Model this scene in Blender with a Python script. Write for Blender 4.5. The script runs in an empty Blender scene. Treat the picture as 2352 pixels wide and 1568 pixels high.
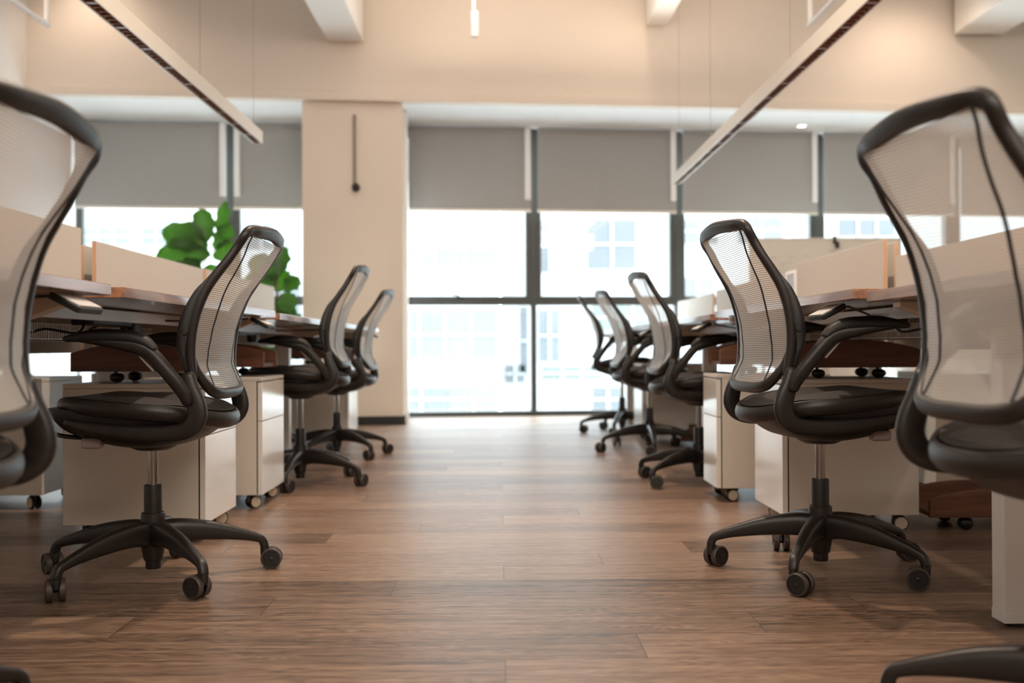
import bpy, bmesh, math, random
from mathutils import Vector, Matrix

random.seed(7)
SC = bpy.context.scene
COL = SC.collection
PI = math.pi

# ------------------------------------------------------------------ camera
CAM_H = 0.655
YAW, PITCH, ROLL = 0.012, 13.0 / 2290.0, 0.0045
fwd = Vector((math.sin(YAW) * math.cos(PITCH), math.cos(YAW) * math.cos(PITCH), math.sin(PITCH)))
rgt = fwd.cross(Vector((0, 0, 1))).normalized()
upv = rgt.cross(fwd).normalized()
r2 = (rgt * math.cos(ROLL) - upv * math.sin(ROLL)).normalized()
u2 = (upv * math.cos(ROLL) + rgt * math.sin(ROLL)).normalized()
cd = bpy.data.cameras.new('camera')
cam = bpy.data.objects.new('camera', cd)
COL.objects.link(cam)
M = Matrix.Identity(4)
for i in range(3):
    M[i][0], M[i][1], M[i][2] = r2[i], u2[i], -fwd[i]
M.translation = Vector((0, 0, CAM_H))
cam.matrix_world = M
cd.sensor_width = 36.0
cd.lens = 2290.0 / 2352.0 * 36.0
cd.clip_start = 0.05
cd.clip_end = 400
cd.dof.use_dof = True
cd.dof.focus_distance = 2.72
cd.dof.aperture_fstop = 2.3
SC.camera = cam

# ------------------------------------------------------------------ world, exposure, lamps
w = bpy.data.worlds.new('overcast')
SC.world = w
w.use_nodes = True
bg = w.node_tree.nodes['Background']
bg.inputs[0].default_value = (0.90, 0.96, 1.0, 1)
bg.inputs[1].default_value = 13.0
SC.view_settings.view_transform = 'Standard'
SC.view_settings.look = 'None'
SC.view_settings.gamma = 1.0
SC.view_settings.exposure = 0.2
SC.view_settings.use_curve_mapping = False
SC.cycles.use_denoising = True
SC.cycles.max_bounces = 8
SC.cycles.diffuse_bounces = 4
SC.cycles.glossy_bounces = 4
SC.cycles.transmission_bounces = 6
SC.cycles.transparent_max_bounces = 12
SC.cycles.caustics_reflective = False
SC.cycles.caustics_refractive = False
SC.cycles.sample_clamp_indirect = 6.0

WARM = (1.0, 0.79, 0.61)
def spot(name, loc, target, energy, size=110, blend=0.55, radius=0.04, col=WARM):
    l = bpy.data.lights.new(name, 'SPOT')
    l.energy = energy; l.color = col; l.spot_size = math.radians(size); l.spot_blend = blend
    l.shadow_soft_size = radius
    o = bpy.data.objects.new(name, l); COL.objects.link(o)
    o.location = loc
    o.rotation_euler = (Vector(target) - Vector(loc)).to_track_quat('-Z', 'Y').to_euler()
    return o
def area(name, loc, target, energy, sx, sy, col=WARM):
    l = bpy.data.lights.new(name, 'AREA')
    l.energy = energy; l.color = col; l.shape = 'RECTANGLE'; l.size = sx; l.size_y = sy
    o = bpy.data.objects.new(name, l); COL.objects.link(o)
    o.location = loc
    o.rotation_euler = (Vector(target) - Vector(loc)).to_track_quat('-Z', 'Y').to_euler()
    return o
# ceiling spots over the aisle and the desk rows
for (x, y, e) in [(0.05, 0.6, 30), (0.0, 3.75, 260), (0.1, 6.4, 75)]:
    spot('ceiling_spot', (x, y, 3.75), (x, y, 0), e, 105, 0.5)
for (x, y, e) in [(-3.0, 2.5, 25), (-3.0, 5.5, 45), (3.2, 2.0, 60), (3.2, 5.2, 60)]:
    spot('ceiling_spot', (x, y, 3.75), (x, y, 0), e, 115, 0.6, 0.06)
# warm light washing the bulkhead
for (x, y, e) in [(-3.3, 7.7, 17), (-1.0, 6.6, 8), (1.3, 7.9, 20), (3.6, 8.0, 30)]:
    spot('wash_spot', (x, y, 3.72), (x, y + 0.9, 2.4), e, 120, 0.9, 0.10)
# added fill lights without fixtures: downward, up at the ceiling, from behind the camera
area('fill_area', (0.8, 3.2, 3.9), (0.8, 3.2, 0.0), 25, 8.0, 9.0, (1.0, 0.88, 0.77))
area('fill_area', (0.8, 4.2, 3.0), (0.8, 4.2, 5.0), 80, 3.0, 8.0, (1.0, 0.84, 0.68))
area('fill_area', (0.8, -2.6, 3.3), (0.6, 6.0, 1.4), 250, 7.0, 1.0, (1.0, 0.90, 0.80))

# ------------------------------------------------------------------ materials
def new_mat(name):
    m = bpy.data.materials.new(name); m.use_nodes = True
    nt = m.node_tree
    return m, nt, nt.nodes['Principled BSDF'], nt.nodes['Material Output']
def lin(r, g, b):
    f = lambda c: (c / 255 / 12.92) if c / 255 <= 0.04045 else ((c / 255 + 0.055) / 1.055) ** 2.4
    return (f(r), f(g), f(b), 1.0)
def mat(name, col, rough=0.5, metal=0.0, spec=0.5, noise=0.0, nscale=8.0, bump=0.0, bscale=200.0, coat=0.0, coat_rough=0.1):
    m, nt, b, out = new_mat(name)
    N, L = nt.nodes, nt.links
    c = col if len(col) == 4 else (*col, 1)
    b.inputs['Base Color'].default_value = c
    b.inputs['Roughness'].default_value = rough
    b.inputs['Metallic'].default_value = metal
    b.inputs['Specular IOR Level'].default_value = spec
    b.inputs['Coat Weight'].default_value = coat
    b.inputs['Coat Roughness'].default_value = coat_rough
    tc = N.new('ShaderNodeTexCoord')
    if noise > 0:
        n = N.new('ShaderNodeTexNoise'); n.inputs['Scale'].default_value = nscale; n.inputs['Detail'].default_value = 4
        L.new(tc.outputs['Object'], n.inputs['Vector'])
        mx = N.new('ShaderNodeMix'); mx.data_type = 'RGBA'
        mx.inputs[6].default_value = tuple(v * (1 - noise) for v in c[:3]) + (1,)
        mx.inputs[7].default_value = tuple(min(1, v * (1 + noise)) for v in c[:3]) + (1,)
        L.new(n.outputs['Fac'], mx.inputs[0]); L.new(mx.outputs[2], b.inputs['Base Color'])
    if bump > 0:
        n2 = N.new('ShaderNodeTexNoise'); n2.inputs['Scale'].default_value = bscale; n2.inputs['Detail'].default_value = 2
        L.new(tc.outputs['Object'], n2.inputs['Vector'])
        bp = N.new('ShaderNodeBump'); bp.inputs['Strength'].default_value = bump; bp.inputs['Distance'].default_value = 0.001
        L.new(n2.outputs['Fac'], bp.inputs['Height']); L.new(bp.outputs['Normal'], b.inputs['Normal'])
    return m

def wood_mat(name, c1, c2, axis='Y', scale=6.0, rough=0.35, coat=0.3, coat_rough=0.15):
    m, nt, b, out = new_mat(name)
    N, L = nt.nodes, nt.links
    tc = N.new('ShaderNodeTexCoord'); mp = N.new('ShaderNodeMapping')
    s = {'X': (0.6, 9, 9), 'Y': (9, 0.6, 9), 'Z': (9, 9, 0.6)}[axis]
    mp.inputs['Scale'].default_value = s
    n = N.new('ShaderNodeTexNoise'); n.inputs['Scale'].default_value = scale
    n.inputs['Detail'].default_value = 8; n.inputs['Roughness'].default_value = 0.6; n.inputs['Distortion'].default_value = 0.6
    L.new(tc.outputs['Object'], mp.inputs['Vector']); L.new(mp.outputs[0], n.inputs['Vector'])
    cr = N.new('ShaderNodeValToRGB')
    cr.color_ramp.elements[0].position = 0.34; cr.color_ramp.elements[0].color = c1
    cr.color_ramp.elements[1].position = 0.66; cr.color_ramp.elements[1].color = c2
    L.new(n.outputs['Fac'], cr.inputs[0]); L.new(cr.outputs[0], b.inputs['Base Color'])
    b.inputs['Roughness'].default_value = rough
    b.inputs['Coat Weight'].default_value = coat; b.inputs['Coat Roughness'].default_value = coat_rough
    return m

def floor_mat():
    m, nt, b, out = new_mat('oak_planks')
    N, L = nt.nodes, nt.links
    def mth(op, a, bb=None, cc=None):
        n = N.new('ShaderNodeMath'); n.operation = op
        for i, v in enumerate((a, bb, cc)):
            if v is None: continue
            if isinstance(v, (int, float)): n.inputs[i].default_value = v
            else: L.new(v, n.inputs[i])
        return n.outputs[0]
    tc = N.new('ShaderNodeTexCoord'); sx = N.new('ShaderNodeSeparateXYZ')
    L.new(tc.outputs['Object'], sx.inputs[0])
    X, Y = sx.outputs[0], sx.outputs[1]
    PW, PL = 0.1785, 1.5
    yr = mth('DIVIDE', mth('SUBTRACT', Y, 1.919), PW)
    row = mth('FLOOR', yr); fy = mth('SUBTRACT', yr, row)
    xr = mth('DIVIDE', mth('SUBTRACT', mth('ADD', X, -0.008), mth('MULTIPLY', row, 0.3)), PL)
    cell = mth('FLOOR', xr); fx = mth('SUBTRACT', xr, cell)
    # seams
    dy = mth('MULTIPLY', mth('MINIMUM', fy, mth('SUBTRACT', 1.0, fy)), PW)
    dx = mth('MULTIPLY', mth('MINIMUM', fx, mth('SUBTRACT', 1.0, fx)), PL)
    seam = mth('LESS_THAN', dy, 0.0012)
    joint = mth('LESS_THAN', dx, 0.0014)
    sm = mth('MAXIMUM', seam, joint)
    # per plank random
    cb = N.new('ShaderNodeCombineXYZ'); L.new(row, cb.inputs[0]); L.new(cell, cb.inputs[1])
    wn = N.new('ShaderNodeTexWhiteNoise'); wn.noise_dimensions = '3D'; L.new(cb.outputs[0], wn.inputs['Vector'])
    rnd = wn.outputs['Value']
    # grain
    cb2 = N.new('ShaderNodeCombineXYZ')
    L.new(mth('MULTIPLY', X, 1.3), cb2.inputs[0]); L.new(mth('MULTIPLY', Y, 22.0), cb2.inputs[1]); L.new(mth('MULTIPLY', rnd, 40.0), cb2.inputs[2])
    g = N.new('ShaderNodeTexNoise'); g.inputs['Scale'].default_value = 2.2; g.inputs['Detail'].default_value = 9; g.inputs['Roughness'].default_value = 0.65; g.inputs['Distortion'].default_value = 0.9
    L.new(cb2.outputs[0], g.inputs['Vector'])
    cb3 = N.new('ShaderNodeCombineXYZ')
    L.new(mth('MULTIPLY', X, 12.0), cb3.inputs[0]); L.new(mth('MULTIPLY', Y, 190.0), cb3.inputs[1]); L.new(mth('MULTIPLY', rnd, 90.0), cb3.inputs[2])
    g2 = N.new('ShaderNodeTexNoise'); g2.inputs['Scale'].default_value = 1.6; g2.inputs['Detail'].default_value = 4
    L.new(cb3.outputs[0], g2.inputs['Vector'])
    # cathedral rings
    cb4 = N.new('ShaderNodeCombineXYZ')
    L.new(mth('MULTIPLY', X, 1.1), cb4.inputs[0]); L.new(mth('MULTIPLY', Y, 7.0), cb4.inputs[1]); L.new(mth('MULTIPLY', rnd, 17.0), cb4.inputs[2])
    g3 = N.new('ShaderNodeTexNoise'); g3.inputs['Scale'].default_value = 1.5; g3.inputs['Detail'].default_value = 2
    L.new(cb4.outputs[0], g3.inputs['Vector'])
    rings = mth('SINE', mth('MULTIPLY', g3.outputs['Fac'], 150.0))
    f = mth('ADD', mth('ADD', mth('MULTIPLY', g.outputs['Fac'], 0.55), mth('MULTIPLY', g2.outputs['Fac'], 0.40)), mth('MULTIPLY', mth('SUBTRACT', rnd, 0.5), 0.16))
    f = mth('ADD', f, mth('MULTIPLY', rings, 0.034))
    cr = N.new('ShaderNodeValToRGB')
    e = cr.color_ramp.elements
    e[0].position = 0.30; e[0].color = lin(58, 45, 37)
    e[1].position = 0.60; e[1].color = lin(150, 125, 106)
    mid = cr.color_ramp.elements.new(0.45); mid.color = lin(116, 93, 77)
    L.new(f, cr.inputs[0])
    mx = N.new('ShaderNodeMix'); mx.data_type = 'RGBA'
    L.new(mth('MULTIPLY', sm, 0.75), mx.inputs[0]); L.new(cr.outputs[0], mx.inputs[6]); mx.inputs[7].default_value = lin(58, 42, 32)
    L.new(mx.outputs[2], b.inputs['Base Color'])
    rr = mth('ADD', 0.30, mth('MULTIPLY', g2.outputs['Fac'], 0.16))
    L.new(rr, b.inputs['Roughness'])
    b.inputs['Specular IOR Level'].default_value = 0.55
    bp = N.new('ShaderNodeBump'); bp.inputs['Strength'].default_value = 0.25; bp.inputs['Distance'].default_value = 0.0015
    L.new(mth('SUBTRACT', g2.outputs['Fac'], mth('MULTIPLY', sm, 1.0)), bp.inputs['Height'])
    L.new(bp.outputs['Normal'], b.inputs['Normal'])
    return m

def sheer_mat():
    """silvery sheer mesh crossed by dark cords; UV v counts the cords"""
    m, nt, b, out = new_mat('sheer_mesh')
    N, L = nt.nodes, nt.links
    uv = N.new('ShaderNodeUVMap'); uv.uv_map = 'UVMap'
    sp = N.new('ShaderNodeSeparateXYZ'); L.new(uv.outputs[0], sp.inputs[0])
    fr = N.new('ShaderNodeMath'); fr.operation = 'FRACT'; L.new(sp.outputs[1], fr.inputs[0])
    lt = N.new('ShaderNodeMath'); lt.operation = 'LESS_THAN'; L.new(fr.outputs[0], lt.inputs[0]); lt.inputs[1].default_value = 0.21
    b.inputs['Base Color'].default_value = (0.030, 0.022, 0.018, 1); b.inputs['Roughness'].default_value = 0.6
    tr = N.new('ShaderNodeBsdfTransparent')
    df = N.new('ShaderNodeBsdfDiffuse'); df.inputs['Color'].default_value = (0.95, 0.92, 0.87, 1)
    tl = N.new('ShaderNodeBsdfTranslucent'); tl.inputs['Color'].default_value = (0.95, 0.92, 0.87, 1)
    gl = N.new('ShaderNodeBsdfGlossy'); gl.inputs['Roughness'].default_value = 0.3; gl.inputs['Color'].default_value = (0.9, 0.9, 0.9, 1)
    m1 = N.new('ShaderNodeMixShader'); m1.inputs[0].default_value = 0.45; L.new(df.outputs[0], m1.inputs[1]); L.new(tl.outputs[0], m1.inputs[2])
    m1b = N.new('ShaderNodeMixShader'); m1b.inputs[0].default_value = 0.10; L.new(m1.outputs[0], m1b.inputs[1]); L.new(gl.outputs[0], m1b.inputs[2])
    m2 = N.new('ShaderNodeMixShader'); m2.inputs[0].default_value = 0.64; L.new(tr.outputs[0], m2.inputs[1]); L.new(m1b.outputs[0], m2.inputs[2])
    m3 = N.new('ShaderNodeMixShader'); L.new(lt.outputs[0], m3.inputs[0]); L.new(m2.outputs[0], m3.inputs[1]); L.new(b.outputs[0], m3.inputs[2])
    L.new(m3.outputs[0], out.inputs[0])
    return m

def glass_mat():
    m, nt, b, out = new_mat('window_glass')
    N, L = nt.nodes, nt.links
    tr = N.new('ShaderNodeBsdfTransparent'); tr.inputs[0].default_value = (0.93, 0.97, 0.97, 1)
    gl = N.new('ShaderNodeBsdfGlossy'); gl.inputs['Roughness'].default_value = 0.02
    lw = N.new('ShaderNodeLayerWeight'); lw.inputs['Blend'].default_value = 0.5
    pw = N.new('ShaderNodeMath'); pw.operation = 'POWER'; L.new(lw.outputs['Facing'], pw.inputs[0]); pw.inputs[1].default_value = 5.0
    fz = N.new('ShaderNodeMath'); fz.operation = 'MULTIPLY_ADD'; L.new(pw.outputs[0], fz.inputs[0]); fz.inputs[1].default_value = 0.6; fz.inputs[2].default_value = 0.03
    mx = N.new('ShaderNodeMixShader')
    L.new(fz.outputs[0], mx.inputs[0]); L.new(tr.outputs[0], mx.inputs[1]); L.new(gl.outputs[0], mx.inputs[2])
    L.new(mx.outputs[0], out.inputs[0])
    return m
def leaf_mat():
    m, nt, b, out = new_mat('ficus_leaf')
    N, L = nt.nodes, nt.links
    tc = N.new('ShaderNodeTexCoord'); n = N.new('ShaderNodeTexNoise'); n.inputs['Scale'].default_value = 5
    L.new(tc.outputs['Object'], n.inputs['Vector'])
    cr = N.new('ShaderNodeValToRGB'); cr.color_ramp.elements[0].color = lin(16, 48, 14); cr.color_ramp.elements[1].color = lin(50, 100, 30)
    cr.color_ramp.elements[0].position = 0.35; cr.color_ramp.elements[1].position = 0.7
    L.new(n.outputs['Fac'], cr.inputs[0]); L.new(cr.outputs[0], b.inputs['Base Color'])
    b.inputs['Roughness'].default_value = 0.4
    tl = N.new('ShaderNodeBsdfTranslucent'); tl.inputs[0].default_value = lin(80, 140, 30)
    mx = N.new('ShaderNodeMixShader'); mx.inputs[0].default_value = 0.28
    L.new(b.outputs[0], mx.inputs[1]); L.new(tl.outputs[0], mx.inputs[2]); L.new(mx.outputs[0], out.inputs[0])
    return m
def emis_mat(name, col, strength):
    m, nt, b, out = new_mat(name)
    b.inputs['Base Color'].default_value = (0.8, 0.8, 0.8, 1)
    b.inputs['Emission Color'].default_value = (*col, 1); b.inputs['Emission Strength'].default_value = strength
    return m

M_FLOOR = floor_mat()
M_WALL = mat('wall_paint', (0.74, 0.66, 0.58), 0.75, noise=0.03, nscale=1.5)
M_CEIL = mat('ceiling_paint', (0.82, 0.80, 0.77), 0.8, noise=0.02, nscale=2)
M_WHITE = mat('white_paint', (0.86, 0.86, 0.86), 0.5, noise=0.02)
M_PLASTIC = mat('taupe_plastic', (0.0135, 0.0105, 0.0092), 0.40, spec=0.4, noise=0.12, nscale=30, bump=0.15, bscale=900)
M_BLACK = mat('black_plastic', (0.007, 0.0065, 0.0065), 0.42, noise=0.1, nscale=20)
M_PAD = mat('black_pad', (0.007, 0.006, 0.006), 0.55, noise=0.1, nscale=40, bump=0.2, bscale=700)
M_SEAT = mat('seat_fabric', (0.034, 0.029, 0.027), 0.62, noise=0.25, nscale=420, bump=0.6, bscale=500)
M_TYRE = mat('tyre_rubber', (0.050, 0.037, 0.030), 0.5, noise=0.1, nscale=30)
M_CHROME = mat('chrome_steel', (0.30, 0.275, 0.26), 0.14, metal=1.0, noise=0.05, nscale=10)
M_LEVER = mat('taupe_lever', (0.25, 0.21, 0.19), 0.4, noise=0.05)
M_SHEER = sheer_mat()
M_GLASS = glass_mat()
M_FRAME = mat('grey_aluminium', (0.062, 0.068, 0.066), 0.45, noise=0.08, nscale=4)
M_BLIND = mat('blind_fabric', (0.36, 0.355, 0.345), 0.85, noise=0.05, nscale=60, bump=0.2, bscale=400)
M_DESK = wood_mat('walnut_laminate', lin(112, 72, 50), lin(160, 112, 82), 'Y', 5.0, 0.30, 1.0, 0.14)
M_DESK.node_tree.nodes['Principled BSDF'].inputs['Coat IOR'].default_value = 1.75
M_WALNUT = wood_mat('walnut_board', lin(84, 52, 37), lin(122, 80, 58), 'X', 5.0, 0.5, 0.05, 0.3)
M_EDGE = wood_mat('pale_edge', lin(190, 150, 118), lin(215, 176, 142), 'Z', 5.0, 0.5, 0.0, 0.3)
M_PANEL = mat('beige_fabric', (0.49, 0.46, 0.415), 0.85, noise=0.04, nscale=120, bump=0.15, bscale=600)
M_CAB = mat('cream_steel', (0.66, 0.61, 0.54), 0.38, noise=0.02, nscale=3, bump=0.05, bscale=600)
M_FRONT = mat('cream_front', (0.80, 0.77, 0.72), 0.25, noise=0.02, nscale=3, coat=0.8, coat_rough=0.16)
M_METAL = mat('white_metal', (0.70, 0.69, 0.67), 0.35, noise=0.02)
M_BRONZE = mat('bronze_fork', (0.10, 0.065, 0.045), 0.35, metal=0.3, noise=0.1)
M_CREAMWHEEL = mat('cream_wheel', (0.62, 0.53, 0.40), 0.4, noise=0.05)
M_LOUVRE = mat('brown_louvre', (0.30, 0.17, 0.11), 0.35, noise=0.1, nscale=20)
M_ALU = mat('brushed_alu', (0.70, 0.66, 0.60), 0.35, metal=0.2, noise=0.03)
M_LEAF = leaf_mat()
M_BARK = mat('bark', (0.16, 0.11, 0.07), 0.8, noise=0.3, nscale=20)
M_POT = mat('pot_ceramic', (0.65, 0.63, 0.60), 0.4, noise=0.03)
M_SOIL = mat('soil', (0.05, 0.035, 0.025), 0.9, noise=0.3, nscale=60)
M_FACADE = mat('white_facade', (0.24, 0.245, 0.25), 0.8, noise=0.02, nscale=0.3)
M_EXTGLASS = mat('pale_glazing', (0.062, 0.072, 0.078), 0.6, noise=0.45, nscale=0.6)
M_EXTGLASS2 = mat('grey_louvre', (0.052, 0.058, 0.066), 0.6, noise=0.2, nscale=1.0)
M_EXTGREEN = mat('green_glazing', (0.070, 0.082, 0.078), 0.6, noise=0.3, nscale=0.5)
M_PAVE = mat('pavement', (0.65, 0.66, 0.66), 0.9, noise=0.1, nscale=0.2)
M_LED = emis_mat('lit_downlight', (1.0, 0.86, 0.7), 6.0)
M_BOARD = mat('whiteboard_face', (0.70, 0.66, 0.60), 0.25, noise=0.01)
M_INK = mat('faded_marker', (0.20, 0.18, 0.18), 0.6)
M_ROSE = mat('card_grey', (0.35, 0.35, 0.36), 0.5, noise=0.1)

# ------------------------------------------------------------------ mesh helpers
def cr_interp(pts, sub):
    """Catmull-Rom through tuples of equal length"""
    if sub <= 1 or len(pts) < 3: return [tuple(p) for p in pts]
    out = []
    n = len(pts)
    for i in range(n - 1):
        p0 = pts[max(i - 1, 0)]; p1 = pts[i]; p2 = pts[i + 1]; p3 = pts[min(i + 2, n - 1)]
        for k in range(sub):
            t = k / sub; t2 = t * t; t3 = t2 * t
            out.append(tuple(0.5 * (2 * b + (c - a) * t + (2 * a - 5 * b + 4 * c - d) * t2 + (3 * b - a - 3 * c + d) * t3)
                             for a, b, c, d in zip(p0, p1, p2, p3)))
    out.append(tuple(pts[-1]))
    return out

class MB:
    def __init__(self):
        self.bm = bmesh.new()
        self.mats = []
        self.cur = 0
    def use(self, m):
        if m not in self.mats: self.mats.append(m)
        self.cur = self.mats.index(m); return self
    def _f(self, vs):
        try:
            f = self.bm.faces.new(vs); f.material_index = self.cur; f.smooth = True; return f
        except ValueError: return None
    def box(self, x0, x1, y0, y1, z0, z1, bev=0.0, mtx=None, seg=2):
        nb = bmesh.new()
        bmesh.ops.create_cube(nb, size=1.0)
        for v in nb.verts:
            v.co = Vector(((v.co.x + .5) * (x1 - x0) + x0, (v.co.y + .5) * (y1 - y0) + y0, (v.co.z + .5) * (z1 - z0) + z0))
        if bev > 0:
            bmesh.ops.bevel(nb, geom=list(nb.edges), offset=bev, segments=seg, profile=0.5, affect='EDGES')
        self.join(nb, mtx); return self
    def join(self, nb, mtx=None):
        mp = {}
        for v in nb.verts: mp[v] = self.bm.verts.new(mtx @ v.co if mtx else v.co)
        for f in nb.faces:
            g = self._f([mp[v] for v in f.verts])
            if g: g.smooth = False
        nb.free()
    def prism(self, poly, a0, a1, axis='y', bev=0.0, mtx=None):
        """poly in the plane normal to axis: y -> (x,z), x -> (y,z), z -> (x,y)"""
        nb = bmesh.new()
        def P(p, a): return {'y': (p[0], a, p[1]), 'x': (a, p[0], p[1]), 'z': (p[0], p[1], a)}[axis]
        A = [nb.verts.new(P(p, a0)) for p in poly]; B = [nb.verts.new(P(p, a1)) for p in poly]
        n = len(poly)
        nb.faces.new(A); nb.faces.new(B[::-1])
        for i in range(n): nb.faces.new((A[i], B[i], B[(i + 1) % n], A[(i + 1) % n]))
        bmesh.ops.recalc_face_normals(nb, faces=list(nb.faces))
        if bev > 0:
            bmesh.ops.bevel(nb, geom=[e for e in nb.edges if e.calc_face_angle(0) > 0.6], offset=bev, segments=2, profile=0.5, affect='EDGES')
        self.join(nb, mtx); return self
    def lathe(self, prof, center=(0, 0, 0), n=28, mtx=None, axis='z', capped=True):
        rings = []
        c = Vector(center)
        for r, z in prof:
            ring = []
            for k in range(n):
                a = 2 * PI * k / n
                if axis == 'z': p = Vector((r * math.cos(a), r * math.sin(a), z))
                elif axis == 'y': p = Vector((r * math.cos(a), z, r * math.sin(a)))
                else: p = Vector((z, r * math.cos(a), r * math.sin(a)))
                p += c
                ring.append(self.bm.verts.new(mtx @ p if mtx else p))
            rings.append(ring)
        for a, b in zip(rings, rings[1:]):
            for k in range(n): self._f((a[k], a[(k + 1) % n], b[(k + 1) % n], b[k]))
        if capped and prof[0][0] > 1e-6: self._f(rings[0][::-1])
        if capped and prof[-1][0] > 1e-6: self._f(rings[-1])
        return self
    def sweep(self, pts, n=14, sub=5, power=2.4, cap=True, mtx=None, fixed_n=None):
        """pts: (x,y,z, nx,ny,nz, a, b): a = half size along N, b = half size along TxN"""
        P = cr_interp(pts, sub)
        rings = []
        cs = []
        for k in range(n):
            t = 2 * PI * k / n
            c, s = math.cos(t), math.sin(t)
            cs.append((math.copysign(abs(c) ** (2 / power), c), math.copysign(abs(s) ** (2 / power), s)))
        def ring(p, T, Nv, a, b):
            Nv = (Nv - T * Nv.dot(T)).normalized()
            B = T.cross(Nv)
            r = []
            for c, s in cs:
                q = p + Nv * (a * c) + B * (b * s)
                r.append(self.bm.verts.new(mtx @ q if mtx else q))
            return r
        m = len(P)
        for i in range(m):
            p = Vector(P[i][:3])
            T = (Vector(P[min(i + 1, m - 1)][:3]) - Vector(P[max(i - 1, 0)][:3]))
            T = T.normalized() if T.length > 1e-9 else Vector((0, 0, 1))
            Nv = Vector(P[i][3:6]); a, b = max(P[i][6], 1e-4), max(P[i][7], 1e-4)
            if cap and i == 0:
                e = min(a, b)
                for q in (0.98, 0.75, 0.4):
                    rings.append(ring(p - T * e * q, T, Nv, a - e + e * math.sqrt(1 - q * q), b - e + e * math.sqrt(1 - q * q)))
            rings.append(ring(p, T, Nv, a, b))
            if cap and i == m - 1:
                e = min(a, b)
                for q in (0.4, 0.75, 0.98):
                    rings.append(ring(p + T * e * q, T, Nv, a - e + e * math.sqrt(1 - q * q), b - e + e * math.sqrt(1 - q * q)))
        for A, B in zip(rings, rings[1:]):
            for k in range(n): self._f((A[k], A[(k + 1) % n], B[(k + 1) % n], B[k]))
        self._f(rings[0][::-1]); self._f(rings[-1])
        return self
    def tube(self, pts, r, n=8, sub=4, mtx=None, ref=(0.12, 0.33, 0.93)):
        return self.sweep([(*p, *ref, r, r) for p in pts], n=n, sub=sub, power=2.0, mtx=mtx)
    def grid(self, rows, close_v=False, uvs=None):
        V = [[self.bm.verts.new(p) for p in r] for r in rows]
        lay = self.bm.loops.layers.uv.get('UVMap') or (self.bm.loops.layers.uv.new('UVMap') if uvs else None)
        for i in range(len(V) - 1):
            for j in range(len(V[0]) - 1):
                f = self._f((V[i][j], V[i][j + 1], V[i + 1][j + 1], V[i + 1][j]))
                if f and uvs:
                    idx = ((i, j), (i, j + 1), (i + 1, j + 1), (i + 1, j))
                    for lp, (a, b) in zip(f.loops, idx): lp[lay].uv = uvs[a][b]
        return V
    def mesh(self, name, sharp=35):
        bm = self.bm
        bm.normal_update()
        bmesh.ops.recalc_face_normals(bm, faces=list(bm.faces))
        lim = math.radians(sharp)
        for e in bm.edges:
            if len(e.link_faces) == 2 and e.calc_face_angle(0) > lim: e.smooth = False
        me = bpy.data.meshes.new(name)
        bm.to_mesh(me); bm.free()
        for m in self.mats: me.materials.append(m)
        return me
    def build(self, name, parent=None, label=None, mtx=None):
        o = bpy.data.objects.new(name, self.mesh(name))
        COL.objects.link(o)
        if parent: o.parent = parent
        if mtx: o.matrix_local = mtx
        if label: o['label'] = label
        return o

def inst(name, me, parent, label=None, mtx=None):
    o = bpy.data.objects.new(name, me); COL.objects.link(o); o.parent = parent
    if mtx: o.matrix_local = mtx
    if label: o['label'] = label
    return o
def thing(name, label, cat, loc=(0, 0, 0), rz=0.0, group=None):
    o = bpy.data.objects.new(name, None); COL.objects.link(o)
    o.location = loc; o.rotation_euler = (0, 0, rz); o.empty_display_size = 0.1
    o['label'] = label; o['category'] = cat
    if group: o['group'] = group
    return o
def struct(o, label, cat):
    o['kind'] = 'structure'; o['label'] = label; o['category'] = cat
    return o
def tag(o, label, cat, group=None):
    o['label'] = label; o['category'] = cat
    if group: o['group'] = group
    return o

# ------------------------------------------------------------------ room shell
SL = 0.089                                    # the window wall runs slightly skew to the aisle
TH = math.atan(SL)
WU = Vector((math.cos(TH), math.sin(TH), 0)); WN = Vector((math.sin(TH), -math.cos(TH), 0))
WO = Vector((0.0, 9.53, 0.0))
WM = Matrix(((WU.x, WN.x, 0, WO.x), (WU.y, WN.y, 0, WO.y), (0, 0, 1, 0), (0, 0, 0, 1)))   # local: u along the wall, t into the room
def ux(x): return x / math.cos(TH)

CEIL = 3.95
XL, XR = -3.86, 5.6
def wy(x): return WO.y + SL * x
PL_ = [(XL - 0.2, -3.2), (XR + 0.2, -3.2), (XR + 0.2, wy(XR + 0.2) + 0.06), (XL - 0.2, wy(XL - 0.2) + 0.06)]
b = MB().use(M_FLOOR); b.prism(PL_, -0.12, 0.0, 'z')
struct(b.build('floor'), 'brown oak plank floor with long boards laid across the aisle', 'floor')
b = MB().use(M_CEIL); b.prism(PL_, CEIL, CEIL + 0.15, 'z')
struct(b.build('ceiling'), 'pale ceiling high above the desks', 'ceiling')
b = MB().use(M_WHITE); b.box(XL - 0.15, XL, -3.2, 9.22, 0, CEIL)
struct(b.build('wall_left'), 'white side wall at the far left beside the windows', 'wall')
b = MB().use(M_WALL); b.box(XR, XR + 0.15, -3.2, 10.05, 0, CEIL)
struct(b.build('wall_right'), 'side wall far right of the desk rows', 'wall')
b = MB().use(M_WALL); b.box(XL - 0.2, XR + 0.2, -3.3, -3.15, 0, CEIL)
struct(b.build('wall_rear'), 'wall behind the viewer', 'wall')

U0, U1 = ux(XL), ux(XR)
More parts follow.
